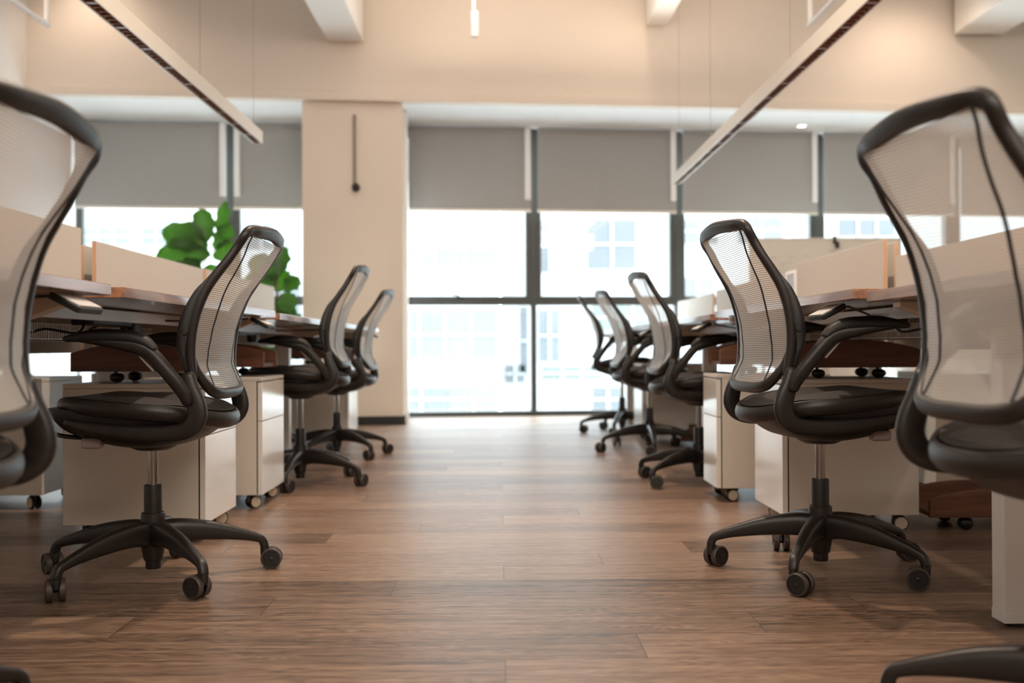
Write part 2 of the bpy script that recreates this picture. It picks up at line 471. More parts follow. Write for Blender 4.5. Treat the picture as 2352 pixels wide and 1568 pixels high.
# bulkhead over the window strip, with its small ledge
b = MB().use(M_WALL); b.box(U0 - 0.1, U1 + 0.1, 0.0, 1.0, 2.815, CEIL, mtx=WM); b.box(U0 - 0.1, U1 + 0.1, 0.94, 1.035, 2.735, 2.815, 0.006, mtx=WM)
struct(b.build('wall_bulkhead'), 'warm beige bulkhead wall above the windows', 'wall')
b = MB().use(M_WHITE); b.box(U0 - 0.1, U1 + 0.1, -0.1, 0.945, 2.735, 2.825, mtx=WM)
struct(b.build('ceiling_soffit'), 'white lowered soffit in front of the windows', 'ceiling')
# pillar
b = MB().use(M_WALL); b.box(ux(-1.675) - 0.072, ux(-0.83) - 0.075, 0.16, 0.96, 0.0, 2.74, 0.004, mtx=WM); b.use(M_WHITE).box(ux(-1.70), ux(-0.865), -0.05, 0.16, 0.0, 2.735, 0.002, mtx=WM); b.box(ux(-0.905), ux(-0.868), 0.16, 0.70, 0.0, 2.735, 0.002, mtx=WM)
struct(b.build('wall_pillar'), 'beige square pillar between the two groups of windows', 'pillar')
b = MB().use(M_BLACK); b.box(ux(-1.69) - 0.072, ux(-0.818) - 0.075, 0.72, 0.975, 0.0, 0.075, 0.003, mtx=WM)
struct(b.build('baseboard_pillar'), 'black baseboard round the foot of the pillar', 'baseboard')
# ceiling beams running towards the camera
for (x0, x1, z, lab) in [(-1.43, -1.13, 3.21, 'left'), (1.27, 1.46, 3.42, 'middle'), (4.05, 4.50, 3.42, 'right')]:
    b = MB().use(M_CEIL); b.box(x0, x1, -2.0, 8.44 + SL * x0 + 0.0, z, CEIL, 0.01)
    struct(b.build('trim_1'), 'pale ceiling beam, the %s one of three' % lab, 'beam')

# windows: bays between mullions on a 1.4 m grid
mull = [0.318 + 1.4 * k for k in range(-3, 5)]
for i in range(len(mull) - 1):
    a, c = ux(mull[i]), ux(mull[i + 1])
    if c > U1: c = U1
    if mull[i] < -1.3 and mull[i + 1] > -0.9: pass
    win = bpy.data.objects.new('window_%d' % (i + 1), None); COL.objects.link(win); win.matrix_world = WM
    struct(win, 'tall grey framed window, number %d of the row from the left wall' % (i + 1), 'window')
    f = MB().use(M_FRAME)
    f.box(a - 0.026, a + 0.026, -0.05, 0.055, 0, 2.735, 0.003)            # mullion
    if i == len(mull) - 2: f.box(c - 0.026, c + 0.026, -0.05, 0.055, 0, 2.735, 0.003)
    f.box(a + 0.026, c - 0.026, -0.05, 0.04, 0.0, 0.045, 0.002)
    f.box(a + 0.026, c - 0.026, -0.05, 0.045, 1.055, 1.105, 0.002)
    f.box(a + 0.026, c - 0.026, -0.05, 0.04, 2.69, 2.735, 0.002)
    f.build('frame', win)
    s = MB().use(M_FRAME)                                                 # opening upper sash
    s.box(a + 0.027, a + 0.075, -0.035, 0.05, 1.106, 2.689, 0.003); s.box(c - 0.075, c - 0.027, -0.035, 0.05, 1.106, 2.689, 0.003)
    s.box(a + 0.075, c - 0.075, -0.035, 0.05, 1.106, 1.140, 0.003); s.box(a + 0.075, c - 0.075, -0.035, 0.05, 2.64, 2.689, 0.003)
    so = s.build('sash', win)
    g = MB().use(M_GLASS); g.box(a + 0.07, c - 0.07, -0.004, 0.004, 1.135, 2.645); g.build('pane', so, 'clear upper pane')
    g = MB().use(M_GLASS); g.box(a + 0.024, c - 0.024, -0.004, 0.004, 0.04, 1.06); g.build('pane', win, 'clear lower pane')
    h = MB().use(M_BLACK); mid = (a + c) / 2 + 0.13 - (0.13 if i == 2 else 0.11)
    h.box(mid - 0.035, mid + 0.035, 0.05, 0.062, 1.112, 1.136, 0.003); h.sweep([(mid, 0.066, 1.125, 0, 1, 0, .006, .009), (mid - 0.03, 0.075, 1.150, 0, 1, 0, .006, .008), (mid - 0.07, 0.078, 1.152, 0, 1, 0, .005, .007)], sub=3)
    h.build('handle', so, 'black window handle')
# roller blinds in each bay
bl_labels = ['grey roller blind over the leftmost window beside the white wall',
             'narrow grey roller blind directly left of the pillar', 'grey roller blind directly right of the pillar',
             'grey roller blind over the second window right of the pillar', 'grey roller blind over the third window right of the pillar',
             'grey roller blind at the far right, behind the nearest right chair', 'grey roller blind outside the right edge']
for i in range(len(mull) - 1):
    a, c = mull[i] + 0.03, min(mull[i + 1], XR) - 0.03
    if i == 1: c = -1.71
    if i == 2: a = -0.862
    a, c = ux(a), ux(c)
    bl = thing('roller_blind', bl_labels[i], 'blind', (0, 0, 0), 0, 'grey roller blinds'); bl.matrix_world = WM
    m = MB().use(M_BLIND); m.box(a, c, 0.135, 0.138, 1.955, 2.70); m.build('blind_fabric', bl)
    m = MB().use(M_ALU); m.box(a, c, 0.128, 0.146, 1.928, 1.956, 0.005); m.build('bottom_bar', bl, 'beige bottom bar')
    m = MB().use(M_BLIND); m.lathe([(0.022, a), (0.022, c)], (0, 0.137, 2.708), n=16, axis='x'); m.build('roller_tube', bl)
    if c > ux(-1.7) or i == 0:
        if i >= 2 or i == 0:
            m = MB().use(M_WHITE); m.box(c - 0.062, c - 0.008, 0.15, 0.166, 2.045, 2.733, 0.006); m.build('side_strip', bl, 'white strip beside the blind')  # plain white strip in front of the blind edge
    if i == 1:
        m = MB().use(M_WHITE); m.box(a + 0.01, a + 0.06, 0.15, 0.166, 2.045, 2.733, 0.006); m.build('side_strip', bl, 'white strip beside the blind')

# ------------------------------------------------------------------ outside
b = MB().use(M_PAVE); b.box(-90, 90, 14, 120, -14.2, -14)
struct(b.build('ground_street'), 'street level far below outside', 'ground')
def building(name, label, x0, x1, y0, y1, z0, z1, wins):
    """wins: (xa, xb, za, zb, material, mullion count)"""
    t = thing(name, label, 'building', ((x0 + x1) / 2, y0, z0)); T = Vector(t.location)
    m = MB().use(M_FACADE); m.box(x0 - T.x, x1 - T.x, 0, y1 - y0, 0, z1 - z0); m.build('wall', t)
    for (xa, xb, za, zb, mt, k) in wins:
        m = MB().use(mt); m.box(xa - T.x, xb - T.x, -0.06, 0.1, za - z0, zb - z0)
        wo = m.build('window', t)
        m = MB().use(M_FACADE)
        for q in range(1, k): 
            xx = xa + (xb - xa) * q / k - T.x
            m.box(xx - 0.05, xx + 0.05, -0.12, -0.05, za - z0, zb - z0)
        m.box(xa - T.x, xb - T.x, -0.12, -0.05, (za + zb) / 2 - z0 - 0.04, (za + zb) / 2 - z0 + 0.04)
        m.build('glazing_bar', wo)
    return t
def pz(y, D): return CAM_H + (797 - y) * D / 2290
def pxx(x, D): return (x - 1148) * D / 2290
D = 38.0
bands = []
for (xa, xb, ya, yb, mt, k) in [(930, 1140, 500, 612, M_EXTGLASS, 3), (905, 1140, 712, 822, M_EXTGLASS, 4),
                                (905, 1030, 888, 942, M_EXTGLASS2, 2), (1032, 1140, 888, 942, M_EXTGREEN, 2),
                                (905, 1140, 1010, 1100, M_EXTGLASS, 4), (905, 1140, 330, 420, M_EXTGLASS, 4)]:
    bands.append((pxx(xa, D), pxx(xb, D), pz(yb, D), pz(ya, D), mt, k))
building('office_building', 'pale building with bluish window bands outside right of the pillar', pxx(880, D), pxx(1146, D), D, D + 9, -14, 26, bands)
D = 44.0
bands = []
for (xa, xb, ya, yb, mt, k) in [(1160, 1205, 838, 878, M_EXTGLASS2, 2), (1195, 1212, 705, 860, M_EXTGLASS2, 1), (1240, 1262, 505, 625, M_EXTGLASS2, 1),
                                (1350, 1462, 505, 618, M_EXTGLASS2, 2), (1238, 1285, 712, 830, M_EXTGLASS, 2),
                                (1245, 1380, 842, 872, M_EXTGREEN, 3), (1360, 1500, 700, 760, M_EXTGREEN, 3),
                                (1360, 1430, 890, 945, M_EXTGLASS2, 2), (1566, 1650, 505, 560, M_EXTGLASS, 2),
                                (1700, 1800, 500, 560, M_EXTGLASS, 2), (1565, 1640, 640, 740, M_EXTGLASS, 2)]:
    bands.append((pxx(xa, D), pxx(xb, D), pz(yb, D), pz(ya, D), mt, k))
building('apartment_building', 'white apartment building with grey louvred openings outside the second window', pxx(1152, D), pxx(1820, D), D, D + 12, -14, 27, bands)
D = 50.0
bands = [(pxx(xa, D), pxx(xb, D), pz(yb, D), pz(ya, D), M_EXTGLASS, 3) for (xa, xb, ya, yb) in
         [(1930, 2060, 505, 590), (200, 300, 520, 560), (330, 430, 520, 560), (560, 690, 510, 570), (200, 300, 620, 680), (330, 470, 620, 680), (560, 690, 640, 720)]]
building('tower_building', 'distant white building with faint windows outside the left windows', pxx(-100, D), pxx(860, D), D, D + 8, -14, 13, bands[1:])
building('annex_building', 'distant white block outside the far right window', pxx(1850, 55), pxx(2500, 55), 55, 62, -14, 20,
         [(pxx(xa, 55), pxx(xb, 55), pz(yb, 55), pz(ya, 55), M_EXTGLASS2, 3) for (xa, xb, ya, yb) in [(1930, 2060, 505, 590), (1880, 2050, 640, 720)]])
# ------------------------------------------------------------------ office chairs
def chair_wheels():
    # a twin-wheel castor wheel lying on the y axis, centred on the origin
    m = MB(); R = 0.0305
    m.use(M_TYRE).lathe([(0.0255, -0.0085), (R - 0.002, -0.0085), (R, -0.006), (R, 0.006), (R - 0.002, 0.0085), (0.0255, 0.0085)], axis='y', n=36, capped=False)
    m.use(M_BLACK).lathe([(0.0, -0.0065), (0.025, -0.0065), (0.0256, -0.0086), (0.0256, 0.0086), (0.025, 0.0065), (0.0, 0.0065)], axis='y', n=36)
    m.use(M_PLASTIC).lathe([(0.0001, 0.0095), (0.004, 0.0095), (0.0055, 0.0085), (0.0055, 0.006)], axis='y', n=16, capped=False)
    m.use(M_PLASTIC).lathe([(0.0001, -0.0095), (0.004, -0.0095), (0.0055, -0.0085), (0.0055, -0.006)], axis='y', n=16, capped=False)
    return m.mesh('wheel')
def chair_fork():
    m = MB().use(M_BLACK)
    m.lathe([(0.0001, 0.078), (0.0085, 0.078), (0.0125, 0.066), (0.0125, 0.046), (0.011, 0.036), (0.0001, 0.034)], n=18)
    m.sweep([(0.0, 0, 0.045, 0, 0, 1, .012, .010), (0.012, 0, 0.040, 0, 0, 1, .012, .009), (0.021, 0, 0.031, 0, 0, 1, .008, .008)], sub=3)
    m.lathe([(0.004, -0.024), (0.004, 0.024)], (0.021, 0, 0.0305), axis='y', n=10)
    return m.mesh('caster_fork')
def chair_leg():
    m = MB().use(M_PLASTIC)
    m.sweep([(0.020, 0, 0.128, 0, 0, 1, .036, .026), (0.070, 0, 0.134, 0, 0, 1, .033, .024), (0.160, 0, 0.125, 0, 0, 1, .027, .020),
             (0.240, 0, 0.108, 0, 0, 1, .018, .0165), (0.285, 0, 0.095, 0, 0, 1, .0135, .0145), (0.306, 0, 0.085, 0.6, 0, 0.8, .0125, .0135), (0.314, 0, 0.066, 1, 0, 0.1, .0125, .0130)],
            n=18, sub=5, power=2.8)
    return m.mesh('leg')
ME_WHEEL, ME_FORK, ME_LEG = chair_wheels(), chair_fork(), chair_leg()

# side profile of the back posts: rear edge and front edge against height
POST = [(0.585, -.186, -.150), (0.62, -.180, -.146), (0.657, -.1765, -.1330), (0.716, -.178, -.130), (0.764, -.1875, -.143), (0.802, -.199, -.161),
        (0.835, -.213, -.183), (0.873, -.237, -.209), (0.909, -.259, -.234), (0.950, -.281, -.259)]
def rear_x(z):
    for (z0, a, _), (z1, b_, _) in zip(POST, POST[1:]):
        if z <= z1: 
            t = (z - z0) / (z1 - z0); return a + (b_ - a) * t
    z0, a, _ = POST[-2]; z1, b_, _ = POST[-1]
    return a + (b_ - a) * (z - z0) / (z1 - z0)
def back_half(z):   # half width of the back at height z
    t = (z - 0.58) / 0.38
    return 0.196 + 0.014 * math.sin(PI * min(max(t, 0), 1)) - 0.004 * t

def make_chair(label, loc, face, base_rot, dz=0.0, recline=0.0, arm_dz=0.0, seed=1, hang=False):
    rnd = random.Random(seed)
    ch = thing('office_chair', label, 'chair', (loc[0], loc[1], 0), math.radians(face), 'mesh-back office chairs')
    br = math.radians(base_rot - face)
    # --- base
    m = MB().use(M_PLASTIC)
    m.lathe([(0.0001, 0.030), (0.020, 0.030), (0.0215, 0.033), (0.0215, 0.052), (0.026, 0.055), (0.030, 0.075), (0.034, 0.10), (0.036, 0.13), (0.0335, 0.17), (0.0325, 0.187), (0.030, 0.190), (0.024, 0.190)], n=32)
    m.build('base_hub', ch)
    for k in range(5):
        a = br + k * 2 * PI / 5
        lg = inst('leg', ME_LEG, ch, None, Matrix.Rotation(a, 4, 'Z'))
        ca = rnd.uniform(-PI, PI) if k not in (0,) else rnd.uniform(-0.6, 0.6)
        fk = Matrix.Translation((0.314, 0, 0)) @ Matrix.Rotation(ca, 4, 'Z')
        inst('caster_fork', ME_FORK, lg, 'black castor fork', fk)
        for s in (-1, 1):
            inst('wheel', ME_WHEEL, lg, None, fk @ Matrix.Translation((0.021, s * 0.0155, 0.0305)))
    m = MB().use(M_BLACK); m.lathe([(0.0001, 0.185), (0.0250, 0.185), (0.0252, 0.262), (0.0245, 0.267), (0.0225, 0.268), (0.0145, 0.268)], n=32)
    gc = m.build('gas_cylinder', ch)
    m = MB().use(M_CHROME); m.lathe([(0.0138, 0.262), (0.0138, 0.40 + dz)], n=32); m.build('piston', gc, 'polished steel piston')
    Z = Matrix.Translation((0, 0, dz))
    # --- seat shell under the cushion
    m = MB().use(M_BLACK)
    secs = [(-.205, .445, .470, .115), (-.17, .425, .474, .15), (-.123, .398, .478, .185), (-.047, .384, .482, .20), (0, .381, .484, .205), (.054, .385, .487, .205),
            (.10, .394, .491, .205), (.143, .406, .495, .20), (.19, .425, .499, .19), (.222, .455, .501, .17)]
    S = cr_interp(secs, 4); rows = []
    for (x, zb, zt, hw) in S:
        r = []
        for k in range(29):
            t = PI + PI * k / 28
            c, s = math.cos(t), math.sin(t)
            yy = hw * math.copysign(abs(c) ** 0.62, c); zz = zt + (zt - zb) * math.copysign(abs(s) ** 0.9, s) 
            r.append(Z @ Vector((x, yy, zz)))
        r.append(Z @ Vector((x, 0, zt)))
        r.append(r[0].copy())
        rows.append(r)
    m.grid(rows)
    m.lathe([(0.0001, 0.372), (0.045, 0.372), (0.062, 0.380), (0.08, 0.395)], n=24, mtx=Z)
    sh = m.build('seat_shell', ch, 'black shell under the seat')
    for sy in (-1, 1):
        m = MB().use(M_LEVER); m.box(.085, .140, sy * 0.145 - 0.018, sy * 0.145 + 0.018, .390, .420, 0.008, mtx=Z)
        m.build('adjustment_lever', sh, 'pale taupe lever')
    m = MB().use(M_BLACK); m.sweep([(0.16, 0.10, 0.415, 0, 0, 1, .006, .016), (0.21, 0.13, 0.425, 0, 0, 1, .006, .02), (0.25, 0.15, 0.452, 0, 0, 1, .005, .018)], sub=4, mtx=Z)
    m.build('tilt_lever', sh)
    # --- seat cushion
    def outline(t):
        c, s = math.cos(t), math.sin(t)
        x = 0.238 * math.copysign(abs(c) ** 0.82, c); y = 0.236 * math.copysign(abs(s) ** 0.78, s)
        if x < 0: y *= 1 - 0.20 * (x / 0.238) ** 4
        return x, y
    def topz(x, y):
        z = 0.516 + 0.085 * x
        if x < -0.12: z -= 0.018 * ((-x - 0.12) / 0.12) ** 1.5
        if x > 0.15: z -= 0.020 * ((x - 0.15) / 0.09) ** 2
        return z
    K = 56
    rows = []
    for r in (0.0, 0.12, 0.25, 0.4, 0.55, 0.7, 0.82, 0.9, 0.93):
        ring = []
        for k in range(K + 1):
            x, y = outline(2 * PI * k / K)
            x *= r; y *= r
            crown = 0.017 * math.exp(-((x + 0.02) / 0.11) ** 2) * max(0.0, 1 - (abs(y) / 0.215) ** 6) * (0.25 + 0.75 * min(1, abs(y) / 0.12))
            ring.append(Z @ Vector((x, y, topz(x, y) + crown - 0.004 * (1 - r))))
        rows.append(ring)
    m = MB().use(M_SEAT); m.grid(rows)
    st = m.build('seat_cushion', ch, 'dark woven seat cushion')
    m = MB().use(M_PLASTIC)
    rows = []
    prof = [(0.915, -0.001), (0.945, 0.002), (0.975, -0.001), (0.995, -0.010), (1.0, -0.018), (0.993, -0.030), (0.96, -0.040), (0.90, -0.044), (0.6, -0.044)]
    for (r, h) in prof:
        ring = []
        for k in range(K + 1):
            x, y = outline(2 * PI * k / K); ring.append(Z @ Vector((x * r, y * r, topz(x, y) + h)))
        rows.append(ring)
    m.grid(rows); m.build('seat_rim', st, 'smooth taupe rim round the seat')
    # --- back, reclined about the top of the support loops
    piv = Vector((-0.17, 0, 0.57 + dz))
    B = Matrix.Translation(piv) @ Matrix.Rotation(-math.radians(recline), 4, 'Y') @ Matrix.Translation(-piv) @ Z
    def prof_n(z):
        d = rear_x(min(z + 0.02, .95)) - rear_x(max(z - 0.02, .585)); h = min(z + 0.02, .95) - max(z - 0.02, .585)
        v = Vector((h, 0, -d)).normalized(); return v
    zs = [0.582, 0.62, 0.66, 0.70, 0.74, 0.78, 0.82, 0.86, 0.90, 0.94]
    def post_pt(z, s):
        n = prof_n(z); hw = back_half(z)
        th = 0.0125 if z < .9 else 0.0115
        return (rear_x(z) + th, s * hw, z, n.x, 0, n.z, th, 0.0125)
    ring = [post_pt(z, -1) for z in zs]
    n = prof_n(0.95)
    zt = 0.985
    xt = -0.292
    ring += [(-.279, -0.199, 0.964, n.x, 0, n.z, .0115, .013), (-.285, -0.193, 0.978, n.x, 0, n.z, .0115, .0145), (-.290, -0.172, 0.985, n.x, 0, n.z, .0115, .0165),
             (xt - 0.008, -0.12, zt + .004, n.x, 0, n.z, .012, .0175), (xt - 0.016, 0, zt + 0.010, n.x, 0, n.z, .0125, .0185),
             (xt - 0.008, 0.12, zt + .004, n.x, 0, n.z, .012, .0175), (-.290, 0.172, 0.985, n.x, 0, n.z, .0115, .0165), (-.285, 0.193, 0.978, n.x, 0, n.z, .0115, .0145), (-.279, 0.199, 0.964, n.x, 0, n.z, .0115, .013)]
    ring += [post_pt(z, 1) for z in reversed(zs)]
    m = MB().use(M_PLASTIC); m.sweep(ring, n=16, sub=5, power=2.6, mtx=B)
    bf = m.build('backrest_frame', ch)
    for s in (-1, 1):      # dark wing in front of each post
        m = MB().use(M_BLACK)
        m.sweep([(-.226, s * .203, .885, 1, 0, .5, .004, .008), (-.196, s * .206, .840, 1, 0, .4, .0075, .010), (-.175, s * .208, .808, 1, 0, .35, .0115, .011), (-.158, s * .211, .765, 1, 0, .2, .015, .011),
                 (-.146, s * .213, .715, 1, 0, 0, .0165, .011), (-.143, s * .213, .670, 1, 0, 0, .0135, .010), (-.148, s * .212, .638, 1, 0, -.2, .009, .009), (-.158, s * .207, .602, 1, 0, -.2, .006, .008)],
                n=12, sub=5, power=2.8, mtx=B)
        m.lathe([(0.0001, s * .227), (0.006, s * .227), (0.0085, s * .224), (0.0085, s * .21)], (-.150, 0, .70), axis='y', n=16, mtx=B)
        m.build('side_wing', bf, 'black inner wing of the back post')
    # lower lumbar bar: falls from the posts, sweeps back under the mesh
    m = MB().use(M_PLASTIC)
    bar = []
    for s in (-1, 1):
        seq = [(-.168, .190, .640, .006, .007), (-.176, .180, .603, .010, .010), (-.196, .163, .568, .012, .013), (-.212, .135, .546, .0125, .015), (-.219, .08, .5385, .013, .0155)]
        seq = [(x, s * y, z, 1, 0, .3, a_, b_) for (x, y, z, a_, b_) in seq]
        bar += seq if s < 0 else [(-.221, 0, .5375, 1, 0, .3, .013, .0155)] + seq[::-1]
    m.sweep(bar, n=14, sub=5, power=2.4, mtx=B)
    m.build('lumbar_bar', ch)
    # mesh: rows from bar to top bar, hourglass seams
    NV, NU = 60, 28
    rows, uvs = [], []
    seams = {-1: [], 1: []}
    for i in range(NV + 1):
        v = i / NV; z = 0.552 + v * (0.972 - 0.552)
        ze = max(z, 0.59)
        ye = min(back_half(ze), back_half(ze)) - 0.010
        if z < 0.62: ye -= 0.045 * ((0.62 - z) / 0.068) ** 1.3
        xe = (rear_x(ze) if z <= .95 else rear_x(.95) - (z - .95) * 0.5) + 0.004
        if z < 0.62: xe -= 0.036 * ((0.62 - z) / 0.068) ** 1.5
        ys = 0.118 + 0.062 * (abs(v - 0.42) / 0.58) ** 1.6 if v > 0.42 else 0.118 + 0.010 * (abs(v - 0.42) / 0.42) ** 1.6
        ys = min(ys, ye - 0.004)
        bow = 0.016 * math.sin(PI * min(1, v * 1.05)) ** 0.8 + 0.010 * v
        row, uvr = [], []
        for j in range(NU + 1):
            u = -1 + 2 * j / NU
            if abs(u) > 0.72: y = math.copysign(ys + (abs(u) - 0.72) / 0.28 * (ye - ys), u); f = (ye - abs(y)) / max(ye - ys, 1e-4)
            else: y = u / 0.72 * ys; f = 1.0
            sag = 0.006 * (1 - (y / max(ys, .01)) ** 2) if abs(y) < ys else 0
            p = B @ Vector((xe - bow * f - sag, y, z))
            row.append(p); uvr.append((u, v * 80 + 0.9 * math.cos(u * PI) * v))
        rows.append(row); uvs.append(uvr)
        for s in (-1, 1): seams[s].append(Vector((xe - bow + 0.0, s * ys, z)))
    m = MB().use(M_SHEER); m.grid(rows, uvs=uvs)
    mo = m.build('backrest_mesh', ch, 'sheer silvery mesh crossed by fine dark cords')
    for s in (-1, 1):
        m = MB().use(M_BLACK)
        m.sweep([(p.x, p.y, p.z, 1, 0, .2, .0018, .0046) for p in seams[s][::3]], n=8, sub=2, mtx=B)
        m.build('mesh_seam', mo, 'dark stitched seam')
    # --- support loops and armrests
    for s in (-1, 1):
        m = MB().use(M_PLASTIC)
        pts = [(-.168, .216, .585, .0185, .014), (-.175, .218, .555, .021, .0145), (-.187, .219, .520, .0245, .0145), (-.193, .219, .490, .0255, .0145), (-.188, .218, .467, .0255, .0145),
               (-.174, .216, .450, .0245, .0145), (-.150, .211, .4385, .0225, .015), (-.112, .206, .434, .0215, .016), (-.065, .203, .433, .022, .017), (-.01, .201, .436, .021, .017), (.05, .199, .442, .019, .016), (.11, .196, .452, .016, .014), (.16, .190, .464, .010, .010)]
        ctr = Vector((-.11, 0, .50))
        sw = []
        for (x, y, z, a_, b_) in pts:
            sw.append((x, s * y, z, 0, 0, 0, a_, b_))
        out = []
        for i, p in enumerate(sw):
            q0 = sw[max(i - 1, 0)]; q1 = sw[min(i + 1, len(sw) - 1)]
            T = Vector((q1[0] - q0[0], 0, q1[2] - q0[2])).normalized(); nn = T.cross(Vector((0, 1, 0)))
            out.append((p[0], p[1], p[2], nn.x, nn.y, nn.z, p[6], p[7]))
        m.sweep(out, n=18, sub=5, power=2.7, mtx=Z)
        m.build('back_support', ch)
        A = Matrix.Translation((0, 0, dz + arm_dz))
        m = MB().use(M_PLASTIC)
        pts = [(-.172, .240, .540, .014, .011), (-.166, .243, .560, .017, .014), (-.146, .250, .592, .0185, .016), (-.118, .256, .628, .0185, .017), (-.088, .260, .664, .0185, .019),
               (-.058, .262, .684, .022, .024), (-.015, .262, .692, .018, .028), (.04, .261, .699, .013, .029), (.09, .259, .703, .008, .027), (.12, .258, .704, .005, .018)]
        sw = [(x, s * y, z, 0, 0, 0, a_, b_) for (x, y, z, a_, b_) in pts]
        out = []
        for i, p in enumerate(sw):
            q0 = sw[max(i - 1, 0)]; q1 = sw[min(i + 1, len(sw) - 1)]
            T = Vector((q1[0] - q0[0], 0, q1[2] - q0[2])).normalized(); nn = T.cross(Vector((0, 1, 0)))
            out.append((p[0], p[1], p[2], nn.x, nn.y, nn.z, p[6], p[7]))
        m.sweep(out, n=18, sub=5, power=2.5, mtx=A)
        ar = m.build('armrest', ch)
        m = MB().use(M_PAD)
        m.sweep([(-.094, s * .261, .680, -.8, 0, 1, .008, .019), (-.072, s * .262, .697, -.55, 0, 1, .0145, .024), (-.038, s * .262, .709, -.1, 0, 1, .017, .030), (.0, s * .262, .7125, 0, 0, 1, .0175, .034), (.05, s * .260, .713, 0, 0, 1, .0185, .036),
                 (.095, s * .258, .710, .1, 0, 1, .0135, .034), (.128, s * .256, .706, .1, 0, 1, .009, .024)], n=18, sub=5, power=2.7, mtx=A)
        m.build('arm_pad', ar, 'black arm pad')
        m = MB().use(M_LEVER)
        m.sweep([(-.092, s * .262, .622, 1, 0, -1, .003, .006), (-.074, s * .264, .642, 1, 0, -1, .0025, .006), (-.056, s * .264, .662, 1, 0, -.8, .002, .005)], sub=3, mtx=A)
        m.build('release_lever', ar, 'pale height release lever')
    return ch

chairs = [
    ('mesh-back office chair at the left edge, nearest left, mostly cropped by the frame', (-0.965, 1.47), 180.5, 66, 0.010, 1.0, 0.0),
    ('mesh-back office chair in sharp focus on the left, its whole star base visible', (-0.992, 2.86), 180.0, 24.3, -0.004, 4.6, -0.020),
    ('taller-set office chair at the left desks, in front of the pillar', (-0.965, 4.82), 180.0, 52.5, 0.040, 1.0, -0.060),
    ('blurred farthest office chair of the left row, nearest the pillar', (-0.985, 6.02), 178.0, 30.0, 0.0, 3.0, -0.015),
    ('office chair at the right edge, nearest right, its mesh back filling the corner', (0.940, 1.57), 4.0, 3.0, 0.013, 0.0, 0.0),
    ('mesh-back office chair in sharp focus on the right, in front of the largest pedestal', (0.932, 2.90), 5.0, 23.5, 0.0, 0.0, 0.003),
    ('office chair on the right half hidden by a white pedestal, behind the sharp one', (0.953, 4.775), 3.0, 0.0, 0.0, 1.0, -0.022),
    ('blurred office chair fourth along the right row, before the last one', (0.940, 6.28), 3.0, 51.0, 0.004, 2.0, -0.012),
    ('farthest office chair of the right row, close to the window', (0.930, 7.60), -6.0, 36.0, 0.045, 3.0, -0.02),
]
for i, (lab, loc, face, br_, dz, rec, adz) in enumerate(chairs):
    make_chair(lab, loc, face, br_, dz, rec, adz, seed=i + 3)
make_chair('office chair glimpsed under the left desks, on their far side', (-2.62, 4.9), 12, 10, 0.0, 0, 0, seed=40)

